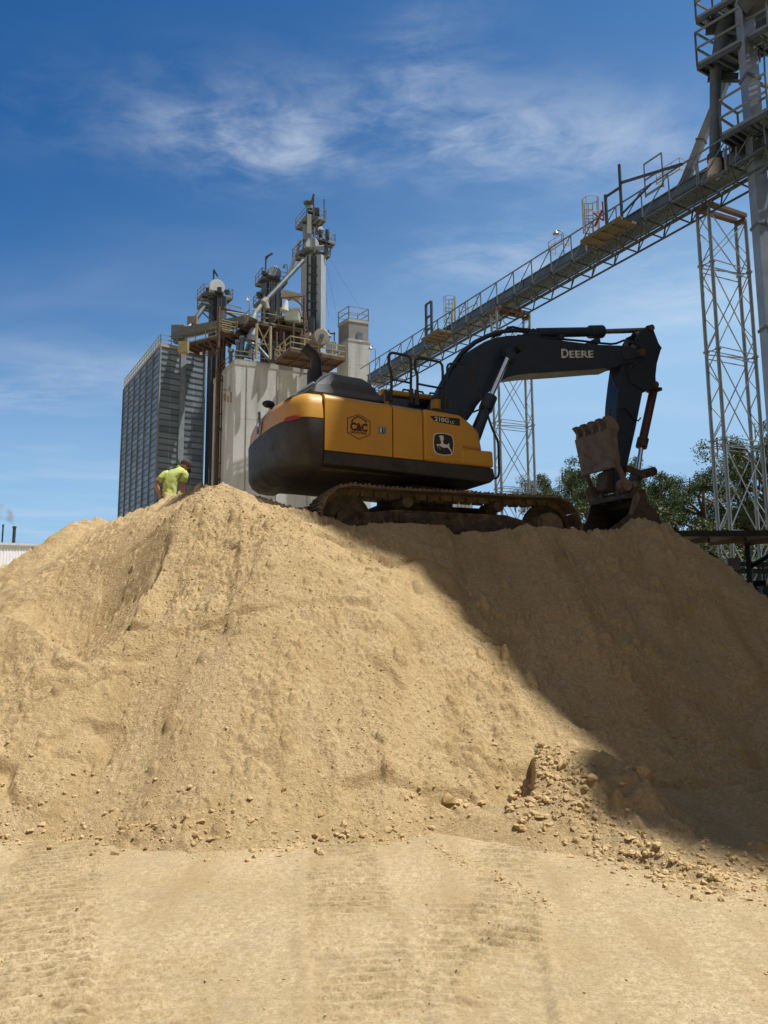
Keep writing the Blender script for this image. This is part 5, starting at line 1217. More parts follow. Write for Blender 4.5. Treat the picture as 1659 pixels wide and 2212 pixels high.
mb = MB(); pa = col(mb, zA(708, 690), 85, 0, .26); pb = col(mb, zA(736, 690), 86, 0, .22); pc_ = col(mb, zA(772, 1090), 86, 0, .26); pd = col(mb, zA(505, 1210), 88, P(*zA(505, 1420), 88).z, .2); pe = pa
for k in range(12):
    zz = 2 + k * 2.9; mb.bar((pa.x, pa.y, zz), (pc_.x, pc_.y, zz + (1.4 if k % 2 else -.2)), .10)
mb.bar(P(*zA(570, 1140), 86.5), P(*zA(690, 1340), 86), .2).bar(P(*zA(800, 1170), 85), P(*zA(860, 1250), 85), .2)
for k in range(4): mb.bar(P(*zA(520, 1255 + k * 22), 88), P(*zA(690, 1290 + k * 20), 88), .1)
mb.build('column_frame', M_BROWN, sup)
# lamps on the roof
def gooseneck(zf, base, top, tip, d, lab, m=M_RAILG):
    a, b, c = P(*zf(*base), d), P(*zf(*top), d), P(*zf(*tip), d)
    L_ = thing('roof_lamp', lab, 'lamp', tuple(a), group='pole lamps of the plant'); r = .04 if d < 70 else .055
    mid = b + (c - b) * .3 + V((0, 0, (c - b).length * .35)); md2 = b + (c - b) * .75 + V((0, 0, (c - b).length * .35))
    MB().path([a, b, mid, md2, c], r, 7).build('pole', m, L_, smooth='all'); MB().tube(c + V((0, 0, r * 2)), c - V((0, 0, r * 5)), r * 1.5, 12, r * 3.6).build('lamp_shade', M_WHT if zf is zA else m, L_, smooth=True); MB().ball(c - V((0, 0, r * 6)), r * 1.9, 8, 6).build('bulb', M_WHT, L_, smooth=True)
gooseneck(zA, (1100, 840), (1100, 570), (1075, 585), 84, 'pole lamp with white bulb on the near corner of the silo platform')
gooseneck(zB, (545, 1180), (545, 1040), (508, 1045), 88, 'gooseneck lamp beside the middle elevator head')

# --- inclined conveyor gantry and its trestles
cR, cL = P(1584 + 34, 364 - 20, 28.0), P(811, 820, 54.0)
ax = (cL - cR); CLEN = ax.length; ax.normalize(); sd = V((-ax.y, ax.x, 0)).normalized(); sd = sd if sd.x < 0 else -sd      # towards the camera-left side
upv = sd.cross(ax).normalized(); upv = upv if upv.z > 0 else -upv
cR2 = cR - ax * 8.0
con = thing('conveyor_gantry', 'long grey enclosed conveyor with railed walkway crossing above the excavator', 'conveyor', tuple(cR))
def CP(s, a, u): return cR + ax * s + sd * a + upv * u
def cbar(mb, p, q, w, h=None): return mb.bar(CP(*p), CP(*q), w, h, tuple(upv))
S0, S1 = -1.3, CLEN + 0.5
MB().bar(CP(S0, 0, 0.04), CP(S1, 0, 0.04), 0.75, 0.66, tuple(upv)).build('trough', mat('trough_sheet', (.13, .175, .205), .4, .5, .25, .8, streak=.3, streakcol=(.10, .10, .10)), con)
mb = MB(); cbar(mb, (S0, .40, .39), (S1, .40, .39), .10, .05); cbar(mb, (S0, .40, -.03), (S1, .40, -.03), .07, .05); cbar(mb, (S0, .40, -.32), (S1, .40, -.32), .09, .06)
k = 0
s = S0
while s < S1: cbar(mb, (s, .395, -.30), (s, .395, .37), .05, .06); s += 2.4
mb.build('trough_flange', M_GALVD, con)
mb = MB(); cbar(mb, (S0, .58, -.50), (S1, .58, -.50), .03, .05); cbar(mb, (S0, .76, -.50), (S1, .76, -.50), .03, .05); cbar(mb, (S0, .94, -.52), (S1, .94, -.52), .05, .09); cbar(mb, (S0, -.5, -.46), (S1, -.5, -.46), .06, .16); mb.build('walkway', M_GALVD, con)
rb = MB(); tb_ = MB(); bay = 1.45; nb_ = int((S1 - S0) / bay)
for i in range(nb_ + 1):
    s = S0 + i * bay
    cbar(rb, (s, .95, -.50), (s, .95, .82), .05); 
    if i < nb_:
        cbar(rb, (s, .95, .82), (s + bay, .95, -.48), .035)
    cbar(tb_, (s, 1.0, -.56), (s, .75, -1.10), .05); cbar(tb_, (s, -.48, -.50), (s, -.3, -1.10), .05); cbar(tb_, (s, .75, -1.10), (s, -.3, -1.10), .05); cbar(tb_, (s, 1.0, -.52), (s, -.5, -.52), .07)
    if i < nb_:
        cbar(tb_, (s, .75, -1.10), (s + bay, -.3, -1.10), .04); cbar(tb_, (s, 1.0, -.52), (s + bay, .75, -1.10), .035); cbar(tb_, (s, 1.0, -.54), (s + bay, -.5, -.54), .04)
        for j in range(6): cbar(tb_, (s + bay * j / 6, 1.0, -.47), (s + bay * j / 6, .42, -.47), .035)
cbar(rb, (S0, .95, .82), (S1, .95, .82), .055)
for a_ in (.75, -.3): cbar(tb_, (S0, a_, -1.10), (S1, a_, -1.10), .07)
rb.build('railing', mat('railing_zinc', (.20, .235, .255), .45, .5, .2, 1.5), con); tb_.build('under_truss', M_DSTEEL, con)
def s_at(X):                                                   # how far along the gantry a pixel column falls
    lo, hi = S0, S1
    for _ in range(50):
        m_ = (lo + hi) / 2; v = CP(m_, .5, 0) - EYE; px_ = CX + FPX * v.dot(_RR) / v.dot(_F)
        if px_ > X: lo = m_
        else: hi = m_
    return lo
def plat(X, w, name_m, drop=-.55, out=1.0, h=1.1):
    s = s_at(X); mb = MB(); [mb.bar(CP(s - w / 2, .97 + out * (i_ + .5) / 14, drop), CP(s + w / 2, .97 + out * (i_ + .5) / 14, drop), out / 14 * .62, .03, tuple(upv)) for i_ in range(14)]
    for a_ in (.97, .97 + out): mb.bar(CP(s - w / 2, a_, drop), CP(s + w / 2, a_, drop), .05, .14, tuple(upv))
    for i_ in range(5): mb.bar(CP(s - w / 2 + w * i_ / 4, .97, drop - .03), CP(s - w / 2 + w * i_ / 4, .97 + out, drop - .03), .05, .12, tuple(upv))
    PT = mb.build('service_platform', name_m, con); rails(MB(), [CP(s - w / 2, 1.08, drop + .08), CP(s - w / 2, 1.02 + out, drop + .08), CP(s + w / 2, 1.02 + out, drop + .08), CP(s + w / 2, 1.08, drop + .08)], h, .022, gap=.9).build('platform_railing', M_PALEY, PT); return s
M_OLIVE = mat('olive_yellow_steel', (0.12, 0.105, 0.065), 0.7, 0, 0.25, 2.0, streak=0.6, streakcol=(0.14, 0.09, 0.05))
s1 = plat(1345, 2.4, M_OLIVE); s2 = plat(972, 1.9, M_OLIVE)
def cage(X, base_u, top_u, side, m, r=.36):
    s = s_at(X); mb = MB(); c = CP(s, side, 0)
    for k in range(9):
        a = math.pi * (k / 8 * 1.5 - .25); q = V((r * math.cos(a), r * math.sin(a), 0)); mb.bar(c + q + V((0, 0, base_u)), c + q + V((0, 0, top_u)), .03)
    for zz in np.linspace(base_u + .1, top_u, 5 if top_u - base_u > 2 else 3):
        pts = [c + V((r * math.cos(2 * math.pi * k / 14), r * math.sin(2 * math.pi * k / 14), zz)) for k in range(15)]; mb.path(pts, .02, 5)
    for dx in (-.2, .2): mb.bar(c + V((dx, r * .8, base_u - .8)), c + V((dx, r * .8, top_u - .1)), .045)
    k = base_u - .8
    while k < top_u - .2: mb.bar(c + V((-.2, r * .8, k)), c + V((.2, r * .8, k)), .03); k += .3
    mb.build('ladder_cage', m, con)
cage(1292, .35, 2.0, .9, M_TAN, .38); cage(972, .5, 2.1, .5, M_PALEY, .36)
mb = MB(); s = s_at(1003); rails(mb, [CP(s - .9, .2, .3), CP(s + .9, .2, .3), CP(s + .9, -.5, .3)], 1.1, .022, gap=.9); mb.build('stair_rail', M_PALEY, con)
mb = MB(); s = s_at(944)
for a_ in (-.25, .35): mb.bar(CP(s + a_, 1.06, -.4), CP(s + a_, 1.06, -.4) + V((0, 0, 2.6)), .13, .13)
for zz in (0.9, 1.7, 2.6): mb.bar(CP(s - .25, 1.06, -.4) + V((0, 0, zz)), CP(s + .35, 1.06, -.4) + V((0, 0, zz)), .10)
mb.build('gantry_frame', M_DSTEEL, con); mb = MB()
s = s_at(1330); mb.bar(CP(s, 1.06, -.3), CP(s, 1.06, -.3) + V((0, 0, 1.9)), .12); mb.bar(CP(s - .9, 1.06, -.3), CP(s - .9, 1.06, -.3) + V((0, 0, 2.9)), .11)
mb.bar(CP(s, 1.06, -.3) + V((0, 0, 1.8)), CP(s - .9, 1.06, -.3) + V((0, 0, 1.8)), .09); mb.bar(CP(s - .9, 1.06, -.3) + V((0, 0, 2.0)), CP(s - 4.2, 1.06, .75), .10)
mb.bar(CP(s - .9, 1.06, .2), CP(s - 2.6, 1.06, .75), .07)
mb.build('gantry_frame', M_DSTEEL, con)
mb = MB(); s = s_at(1307); mb.bar(CP(s - .3, .9, .6), CP(s + .2, .9, 1.2), .08).bar(CP(s + .2, .9, .55), CP(s - .3, .9, 1.1), .08).bar(CP(s - .35, .9, .55), CP(s - .35, .9, 1.5), .06); mb.build('red_bracket', M_REDP, con)
mb = MB(); s = s_at(1428); q0, q1 = CP(s + .45, .9, .4), CP(s - .5, .9, .4); rails(mb, [q0, q1], 1.55, .028, gap=2); mb.build('gate_frame', M_RAILG, con)
for X_, lab in ((1233, 'gooseneck lamp on the conveyor walkway left of the caged ladder'), (823, 'gooseneck lamp at the lower left end of the conveyor')):
    s = s_at(X_); a = CP(s, .95, .0); v = a - EYE; dd = v.y; hgt = 1.15 if X_ > 1000 else 1.6
    gb = a + V((0, 0, hgt)); gt_ = gb + V((-.34, .05, .12)); L_ = thing('walkway_lamp', lab, 'lamp', tuple(a), group='pole lamps of the plant')
    MB().path([a, gb, gb + V((-.08, 0, .14)), gb + V((-.24, .03, .18)), gt_], .028, 7).build('pole', M_RAILG, L_, smooth='all'); MB().tube(gt_ + V((0, 0, .06)), gt_ - V((0, 0, .12)), .05, 12, .16).build('lamp_shade', M_GALV, L_, smooth=True); MB().ball(gt_ - V((0, 0, .15)), .07, 8, 6).build('bulb', M_WHT, L_, smooth=True)
M_TREST = mat('trestle_zinc', (.24, .285, .31), .5, .35, .2, 1.2, streak=.35, streakcol=(.28, .24, .18))
def trestle(px, d0, rel, dz, topz, lab, wide, r=0.075):
    """four legged lattice trestle: legs at the pixels px on the row Y, depths d0*rel"""
    legs = [P(X_, Y_, d0 * k) for (X_, Y_), k in zip(px, rel)]
    base = sum(legs, V((0, 0, 0))) / 4
    T = thing('lattice_trestle', lab, 'trestle', (base.x, base.y, 0), group='trestles under the conveyor')
    lb = MB(); zb = MB(); fl = MB()
    for i, p in enumerate(legs):
        lb.tube((p.x, p.y, 0), (p.x, p.y, topz + (0.25 if i == 1 else 0)), r, 12)
        for z in np.arange(1.2, topz, dz): lb.tube((p.x, p.y, z - .03), (p.x, p.y, z + .03), r * 1.75, 12)
    lb.build('leg', M_TREST, T, smooth=True)
    A, B, C, D = legs                      # A,B: left pair (rear, front); C,D: right pair
    at = lambda p, z: V((p.x, p.y, z))
    for z in np.arange(1.2, topz - .5, dz):
        for p, q in ((A, C), (B, D)):
            zb.bar(at(p, z + .1), at(q, z + .1), r * .46); zb.bar(at(p, z - .28), at(q, z - .28), r * .46)
            zb.bar(at(p, z + .1), at(q, min(z + dz - .28, topz)), r * .46); zb.bar(at(q, z + .1), at(p, min(z + dz - .28, topz)), r * .46)
        for p, q in ((A, B), (C, D)):
            zb.bar(at(p, z), at(q, z), r * .46); n = 5
            for j in range(n):
                z0_, z1_ = z + dz * j / n, z + dz * (j + 1) / n
                if z1_ > topz: break
                if j % 2: p2, q2 = q, p
                else: p2, q2 = p, q
                zb.bar(at(p2, z0_), at(q2, z1_), r * .42)
        zb.bar(at(A, z - .1), at(D, z - .1), r * .5)
    zb.build('lattice', M_TREST, T)
    h = MB()
    for p, q in ((A, B), (C, D)): h.bar(at(p, topz + .1), at(q, topz + .1), .2, .16)
    for p, q in ((A, C), (B, D)): h.bar(at(p, topz + .26), at(q, topz + .26), .22, .16)
    h.build('head_beam', M_BROWN, T); return T
yy = 791
tz_ = CP(s_at(1572), .4, -1.28).z + .32
trestle([(1527.8, yy), (1553.7, yy), (1611.4, yy), (1633.7, yy)], 30.0, (1.0154, 1.0, 1.048, 1.0346), 3.75, tz_, 'tall lattice trestle under the conveyor at the right, beside the elevator', 80)
sm = s_at(1107); dm = (CP(sm, .3, 0)).y; tzm = CP(sm, .3, -1.25).z + .1
trestle([(1066, 860), (1078, 860), (1136, 860), (1149.5, 860)], dm - .3, (1.012, 1.0, 1.035, 1.024), 3.6, tzm, 'lattice trestle under the conveyor seen behind the boom', 73, .07)

# --- elevator with platforms at the right edge
DR = 27.0
rN = P(*z5(1478, 1400), DR)
el4 = thing('bucket_elevator', 'near galvanised elevator at the right edge with three grated platforms', 'elevator', (rN.x, rN.y, 0), group='bucket elevators')
rl_ = P(*z5(1412, 1400), DR + .55); rr_ = P(*z5(1588, 1400), DR + .25)
rl_ = V((rl_.x, rl_.y, 0)); rr_ = V((rr_.x, rr_.y, 0)); rn_ = V((rN.x, rN.y, 0)); rf_ = rl_ + rr_ - rn_
ztop = 30.0
M_LEG = mat('elevator_zinc', (.28, .33, .37), .38, .5, .22, .9, streak=.3, streakcol=(.33, .33, .33))
MB().hexa([v + V((0, 0, z)) for z in (0, ztop) for v in (rn_, rr_, rf_, rl_)]).build('leg_casing', M_LEG, el4)
off = (rr_ - rn_).normalized() * 1.25 + (rr_ - rn_)
MB().hexa([v + off + V((0, 0, z)) for z in (0, ztop) for v in (rn_, rr_, rf_, rl_)]).build('leg_casing', M_LEG, el4)
cen_ = (rn_ + rf_) * .5
for Yp in (640, 1935, 2840, 4000, 5200):
    z = P(*z5(1478, Yp), DR).z
    if z < .5: continue
    MB().hexa([cen_ + (v - cen_) * 1.18 + V((0, 0, z + o_)) for o_ in (-.05, .05) for v in (rn_, rr_, rf_, rl_)]).build('casing_flange', M_GALVD, el4)
    MB().bar(cen_ + V((0, 0, z)), cen_ + off + V((0, 0, z)), .12, .1).build('casing_tie', M_GALVD, el4)
def grating_material():
    m = bpy.data.materials.new('grating'); m.use_nodes = True; nt = m.node_tree; N = nt.nodes; L = nt.links; b = N['Principled BSDF']
    b.inputs['Base Color'].default_value = (.13, .15, .16, 1); b.inputs['Metallic'].default_value = .5; b.inputs['Roughness'].default_value = .5
    return m
M_GRATE = grating_material()
def grated(L_, C_, B_, d, railh=1.5, tag_=''):
    l = P(*z5(*L_), d); c = Pz(*z5(*C_), l.z); b = Pz(*z5(*B_), l.z); f = c + b - l
    mb = MB(); n = 46
    for i in range(n + 1): mb.bar(l.lerp(b, i / n), c.lerp(f, i / n), .018, .05)
    m2 = max(4, int(12)); 
    for i in range(m2 + 1): mb.bar(l.lerp(c, i / m2) + V((0, 0, -.01)), b.lerp(f, i / m2) + V((0, 0, -.01)), .014, .03)
    G = mb.build('grating', M_GRATE, el4)
    mb = MB()
    for p, q in ((l, b), (c, f), (l, c), (b, f)): mb.bar(p - V((0, 0, .10)), q - V((0, 0, .10)), .07, .17)
    for i in range(1, 7): mb.bar(l.lerp(b, i / 7) - V((0, 0, .14)), c.lerp(f, i / 7) - V((0, 0, .14)), .08, .16)
    mb.bar(c - V((0, 0, .2)), cen_ + V((0, 0, c.z - 1.6)), .12); mb.bar(l.lerp(c, .5) - V((0, 0, .3)), c.lerp(f, .3) - V((0, 0, .5)), .14, .3)
    mb.build('platform_frame', mat('deck_steel', (.075, .092, .102), .55, .35, .3, 1.5), el4)
    rb = MB(); rails(rb, [c, l, b], railh, .035, gap=1.9); rails(rb, [c, f], railh, .035, gap=1.9); rb.build('railing', M_RAILG, el4)
grated((985, 575), (1158, 668), (1600, 232), 28.6); grated((1195, 1190), (1358, 1292), (1600, 962), 27.4); grated((976, 172), (1132, 255), (1600, -200), 28.6)
a, b = P(*z5(1145, 600), 28.6), P(*z5(1140, 1355), 28.6)
SPT = MB().tube(b, a, 50 * .2482 * 28.6 / FPX * 1.03, 24).tube(a, P(*z5(1235, 190), 28.6), 50 * .2482 * 28.6 / FPX * 1.05, 20, 1.7 * 50 * .2482 * 28.6 / FPX).build('round_spout', M_GALVD, el4, smooth=True)
a, b = P(*z5(1138, 1352), 28.6), P(*z5(1138, 1400), 28.6); c = P(*z5(1136, 1540), 28.6); r_ = 62 * .2482 * 28.6 / FPX
MB().tube(a, b, r_ * 1.12, 22).build('spout_collar', M_DSTEEL, el4, smooth=True); MB().tube(b, c, r_, 14, r_ * 1.1).build('spout_boot', mat('rusted_white', (.46, .44, .40), .7, 0, .2, 2, streak=.8, streakcol=(.20, .10, .05)), el4, smooth=True)
a, b = P(*z5(1290, 560), 29.5), P(*z5(835, 1690), 31.0); w = 92 * .2482 * 30 / FPX * .78
MB().bar(a, b, w, w).build('square_spout', mat('spout_zinc', (.26, .285, .29), .5, .4, .25, 1.5, streak=.4), el4)
for t in (0.13, 0.58): q = a.lerp(b, t); q2 = a.lerp(b, t + .012); MB().bar(q, q2, w * 1.25, w * 1.25).build('spout_flange', M_GALVD, el4)
a2, b2 = P(*z5(925, 1480), 30.6), P(*z5(800, 1720), 30.9); MB().bar(a2, b2, w * .8, w * 1.0).build('spout_shoe', M_GALVD, el4)
# hopper body and head machinery seen between the upper decks
a = P(*z5(1330, 330), 28.2); b = P(*z5(1600, 0), 28.2); MB().box((a.x, 28.2, a.z), (b.x + .6, 29.3, b.z + 1.5)).build('head_casing', M_GALVD, el4, bevel=.05)
a, b = P(*z5(1520, 60), 26.8), P(*z5(1440, -60), 26.8); MB().tube(a, b, .5, 18).build('motor', M_DSTEEL, el4, smooth=True)
mb = MB()
for p_, q_ in (((1520, 270), (1530, 540)), ((1560, 270), (1575, 690)), ((1215, 1290), (1235, 1480)), ((1236, 1270), (1240, 1480)), ((1325, 1280), (1320, 1440))): MB().bar(P(*z5(*p_), 27.5), P(*z5(*q_), 27.5), .06).build('stanchion', M_RAILG, el4)
mb = MB(); rails(mb, [P(*z5(985, 1620), 29.5), P(*z5(1405, 1440), 28)], 1.0, .03, gap=1.2); mb.build('spout_guard_rail', M_RAILG, el4)

# --- low roof at the right
ow = thing('lean_to_roof', 'low dark lean-to roof on posts at the right behind the sand', 'roof', tuple(P(1500, 1150, 17)))
rA = P(1425, 1146.5, 16.6); rB = Pz(1700, 1142.5, rA.z); rB.y = 16.6; zf_ = rA.z
rC = V((rB.x + 2, 18.7, zf_ + .05)); rD = V((rA.x - .4, 18.7, zf_ + .05))
MB().hexa([rA - V((0, 0, .13)), V((rB.x + 2, 16.6, zf_ - .13)), rC - V((0, 0, .13)), rD - V((0, 0, .13)), rA, V((rB.x + 2, 16.6, zf_)), rC, rD]).build('roof_sheet', mat('dark_roof', (.06, .058, .055), .7), ow)
mb = MB(); 
for k in range(6): mb.bar(V((rA.x + .3 + k * .8, 16.7, zf_ - .2)), V((rA.x + .3 + k * .8, 18.6, zf_ - .10)), .06, .10)
mb.build('rafter', M_BROWN, ow)
pp_ = P(*z6(655, 1850), 18.2); MB().bar((pp_.x, 18.2, 0), (pp_.x, 18.2, zf_ - .12), .11, .11).bar((pp_.x, 18.2, zf_ - .7), (pp_.x + 1.0, 18.2, zf_ - .15), .1).build('post', M_DSTEEL, ow)
MB().bar((pp_.x + 2.2, 18.2, 0), (pp_.x + 2.2, 18.2, zf_ - .12), .11, .11).build('post', M_DSTEEL, ow)
q = P(*z6(565, 1948), 17.6)
ebx = thing('electrical_box', 'grey electrical box fixed on a pipe frame under the low roof', 'electrical box', (q.x, q.y, 0))
MB().box((q.x - .15, 17.5, q.z - .13), (q.x + .14, 17.7, q.z + .13)).build('cabinet', mat('box_paint', (.32, .34, .36), .5), ebx, bevel=.012)
MB().bar((q.x + .1, 17.7, 0), (q.x + .1, 17.7, q.z), .06).bar((q.x - .15, 17.7, 0), (q.x - .15, 17.7, q.z), .05).path([(q.x - .3, 17.6, q.z + .12), (q.x - .5, 17.6, q.z + .25), (q.x - .75, 17.6, q.z + .1), (q.x - .78, 17.6, q.z - .6)], .03, 7).build('conduit', M_DSTEEL, ebx)
pf0 = P(*z6(700, 1960), 19)
pf = thing('pipe_rack', 'pale horizontal pipes and rails running under the low roof', 'pipe rack', (pf0.x, pf0.y, 0))
mb = MB()
for Ya, Yb, r in ((1938, 1945, .035), (1950, 1958, .05), (1980, 1984, .03), (1995, 2000, .03)): mb.tube(P(*z6(500, Ya), 19), P(*z6(860, Yb), 19), r, 8)
for X_ in (606, 672, 720, 745): p = P(*z6(X_, 1940), 19); mb.bar((p.x, 19, 0), p, .06)
for a_, b_ in (((505, 1935), (560, 2000)), ((590, 2000), (640, 2090)), ((730, 1960), (690, 2090)), ((770, 2000), (740, 2090))): mb.bar(P(*z6(*a_), 19.1), P(*z6(*b_), 19.1), .05)
mb.build('pipes', M_TREST, pf)
mb = MB()
for Y_ in (2052, 2060, 2074): mb.tube(P(*z6(560, Y_), 18.8), P(*z6(760, Y_), 18.8), .035, 8)
mb.build('dark_pipe', M_DSTEEL, pf)
q = P(*z6(730, 2135), 17.8); tk = thing('pump', 'black pump with round flange at the right edge beside the sand slope', 'pump', (q.x, q.y, 0))
MB().box((q.x - .15, 17.6, 0), (q.x + 1.2, 18.4, q.z + .05)).build('pump_body', M_BLK, tk, bevel=.06); MB().tube((q.x - .05, 17.62, q.z + .1), (q.x - .05, 17.35, q.z + .1), .12, 16).build('pump_flange', M_GALVD, tk, smooth=True)
MB().path([(q.x - .25, 17.7, q.z - .3), (q.x - .4, 17.7, q.z), (q.x - .25, 17.7, q.z + .18), (q.x, 17.7, q.z + .1)], .07, 9).build('pump_pipe', M_BLK, tk, smooth='all')
wq = P(1600, 1290, 27); lw = thing('low_wall', 'pale low wall behind the pipes at the right edge', 'wall', (wq.x, wq.y, 0))
MB().box((wq.x - 2.5, 26.8, 0), (wq.x + 8, 27.1, P(1600, 1266, 27).z)).build('wall_panel', mat('wall_paint', (.45, .45, .44), .8), lw)

# ------------------------------------------------------------------ person standing behind the crest
M_SKIN = mat('skin', (0.42, 0.20, 0.13), 0.6, 0, 0.1, 9)
M_SHIRT = mat('lime_shirt', (0.50, 0.58, 0.17), 0.85, 0, 0.06, 6, bump=1.0, bscale=9)
M_CAP = mat('cap_cloth', (0.040, 0.030, 0.026), 0.85, 0, 0.2, 9)
M_JEAN = mat('dark_trousers', (0.035, 0.040, 0.055), 0.9, 0, 0.2, 9)
M_BEARD = mat('beard', (0.020, 0.014, 0.010), 0.9, 0, 0.2, 30)
M_SHOE = mat('boot_leather', (0.06, 0.04, 0.025), 0.8)
DP = 14.6
def pp(a, b, dy=0.0):
    p = P(*zP(a, b), DP); return V((p.x, p.y + dy, p.z))
hips = pp(720, 1480, 0.0); foot_z = float(np.max(np.stack([H_main(np.array([hips.x]), np.array([DP])), H_back(np.array([hips.x]), np.array([DP]))])))
PR = thing('person', 'man in lime green polo shirt and dark cap standing behind the sand crest', 'person', (hips.x, DP, foot_z))
def skinned(name, nodes, edges, m, parent, lv=2, root=0):
    me = bpy.data.meshes.new(name); o_ = V(parent['_o'])
    me.from_pydata([tuple(V(p) - o_) for p, r in nodes], edges, []); o = bpy.data.objects.new(name, me); COL.objects.link(o); o.parent = parent
    me.materials.append(m)
    o.modifiers.new('skin', 'SKIN'); sv = me.skin_vertices[0].data if me.skin_vertices else None
    if sv is None:
        bm = bmesh.new(); bm.from_mesh(me); bm.verts.layers.skin.verify(); bm.to_mesh(me); bm.free(); sv = me.skin_vertices[0].data
    for i, (p, r) in enumerate(nodes):
        sv[i].radius = r if isinstance(r, tuple) else (r, r); sv[i].use_root = (i == root); sv[i].use_loose = False
    s = o.modifiers.new('sub', 'SUBSURF'); s.levels = lv; s.render_levels = lv
    o.modifiers['skin'].use_smooth_shade = True
    return o
g_ = foot_z
N_ = [(hips, (.145, .11)), (pp(735, 1250, .02), (.10, .09)), (pp(770, 900, .05), (.10, .09)), (pp(860, 680, .08), (.09, .08)), (pp(975, 480, .14), .05), (pp(1035, 420, .15), .058), (pp(1105, 360, .17), .085), (pp(1150, 330, .19), .088),
      (pp(640, 660, .03), .05), (pp(480, 850, -.02), .052), (pp(405, 965, -.06), .048), (pp(465, 1140, -.03), .043), (pp(535, 1310, .0), .030), (pp(565, 1370, .02), .036),
      (pp(1100, 660, .10), .055), (pp(1075, 850, .10), .058), (pp(1040, 1010, .11), .050), (pp(1020, 1120, .22), .044), (pp(1000, 1170, .36), .030), (pp(985, 1180, .43), .036),
      (V((hips.x - .10, DP, hips.z - .08)), .10), (V((hips.x - .12, DP - .01, (hips.z + g_) * .5)), .062), (V((hips.x - .13, DP + .02, g_ + .09)), .042),
      (V((hips.x + .10, DP, hips.z - .08)), .10), (V((hips.x + .12, DP - .03, (hips.z + g_) * .5)), .062), (V((hips.x + .13, DP + .01, g_ + .09)), .042)]
E_ = [(0, 1), (1, 2), (2, 3), (3, 4), (4, 5), (5, 6), (6, 7), (3, 8), (8, 9), (9, 10), (10, 11), (11, 12), (12, 13), (3, 14), (14, 15), (15, 16), (16, 17), (17, 18), (18, 19), (0, 20), (20, 21), (21, 22), (0, 23), (23, 24), (24, 25)]
skinned('body', N_, E_, M_SKIN, PR)
# shirt: rings swept up the back, then short sleeves
def ering(c, hw, dp, tilt=0.0, n=22, wr=0.0, ph=0.0):
    return [(c.x + hw * math.cos(2 * math.pi * i / n) * (1 + wr * math.sin(5 * 2 * math.pi * i / n + ph)), c.y + dp * math.sin(2 * math.pi * i / n) * (1 + wr * math.sin(7 * 2 * math.pi * i / n + ph * 2)), c.z + tilt * hw * math.cos(2 * math.pi * i / n)) for i in range(n)]
u_ = .0007
prof_ = [(735, 1345, 0, 190, .13, .02), (735, 1290, 0, 204, .14, .02), (738, 1220, .01, 190, .135, .05), (745, 1080, .02, 194, .135, .08), (758, 900, .03, 206, .14, .06), (800, 760, .05, 236, .14, .06), (860, 650, .07, 270, .13, .06), (885, 575, .09, 268, .115, .08), (915, 520, .11, 215, .10, .10), (945, 485, .13, 120, .08, .2), (972, 452, .14, 72, .062, .3)]
pr_ = np.array(prof_, float); tt = np.linspace(0, len(pr_) - 1, 46); rings = []
for t in tt:
    cxp, cyp, dy, hw, dp, tl = [np.interp(t, range(len(pr_)), pr_[:, c]) for c in range(6)]
    c = pp(cxp, cyp, dy); ring = []; fade = max(0.0, 1 - abs(t - 2.6) / 4.2)
    for i in range(48):
        a_ = 2 * math.pi * i / 48; f = 1 + fade * (.045 * math.sin(6 * a_ + t * 1.9) + .030 * math.sin(11 * a_ - t * 2.6 + 1) + .030 * math.sin(t * 5.5 + 3 * a_)) + (0.05 * math.sin(9 * a_) if t < 1.2 else 0)
        hw_ = hw * .95
        ring.append((c.x + hw_ * u_ * math.cos(a_) * f, c.y + dp * math.sin(a_) * f, c.z + tl * hw * u_ * math.cos(a_)))
    rings.append(ring)
sh = MB().loft(rings)
sh.path([pp(700, 610, .05), pp(620, 660, .02), pp(530, 765, -.01), pp(450, 872, -.04)], [.050, .064, .064, .062], 16)
sh.path([pp(1090, 580, .10), pp(1120, 640, .10), pp(1095, 740, .10), pp(1062, 850, .10)], [.06, .075, .078, .076], 16)
so = sh.build('shirt', M_SHIRT, PR, smooth='all')
MB().path([pp(900, 452, .10), pp(950, 425, .10), pp(1010, 445, .13), pp(1045, 500, .2)], [.016, .019, .019, .014], 8).build('collar', M_SHIRT, PR, smooth='all')
tr_ = MB()
hz = hips.z
tr_.loft([ering(V((hips.x + .01, DP, pp(0, 1330).z)), .150, .118), ering(V((hips.x, DP, hz - .02)), .172, .125), ering(V((hips.x, DP, hz - .14)), .18, .12)])
for sg in (-1, 1): tr_.path([V((hips.x + sg * .09, DP, hz - .06)), V((hips.x + sg * .12, DP - .01, (hz + g_) * .5)), V((hips.x + sg * .13, DP + .02, g_ + .08))], [.098, .078, .07], 14)
tr_.build('trousers', M_JEAN, PR, smooth='all')
MB().loft([ering(V((hips.x + .01, DP, pp(0, 1345).z + z)), .156, .124) for z in (0, .035)]).build('belt', M_BLK, PR, smooth=True)
for sg in (-1, 1): MB().ball((hips.x + sg * .13, DP + .06, g_ + .05), (.05, .14, .055), 12, 8).build('boot', M_SHOE, PR, smooth=True)
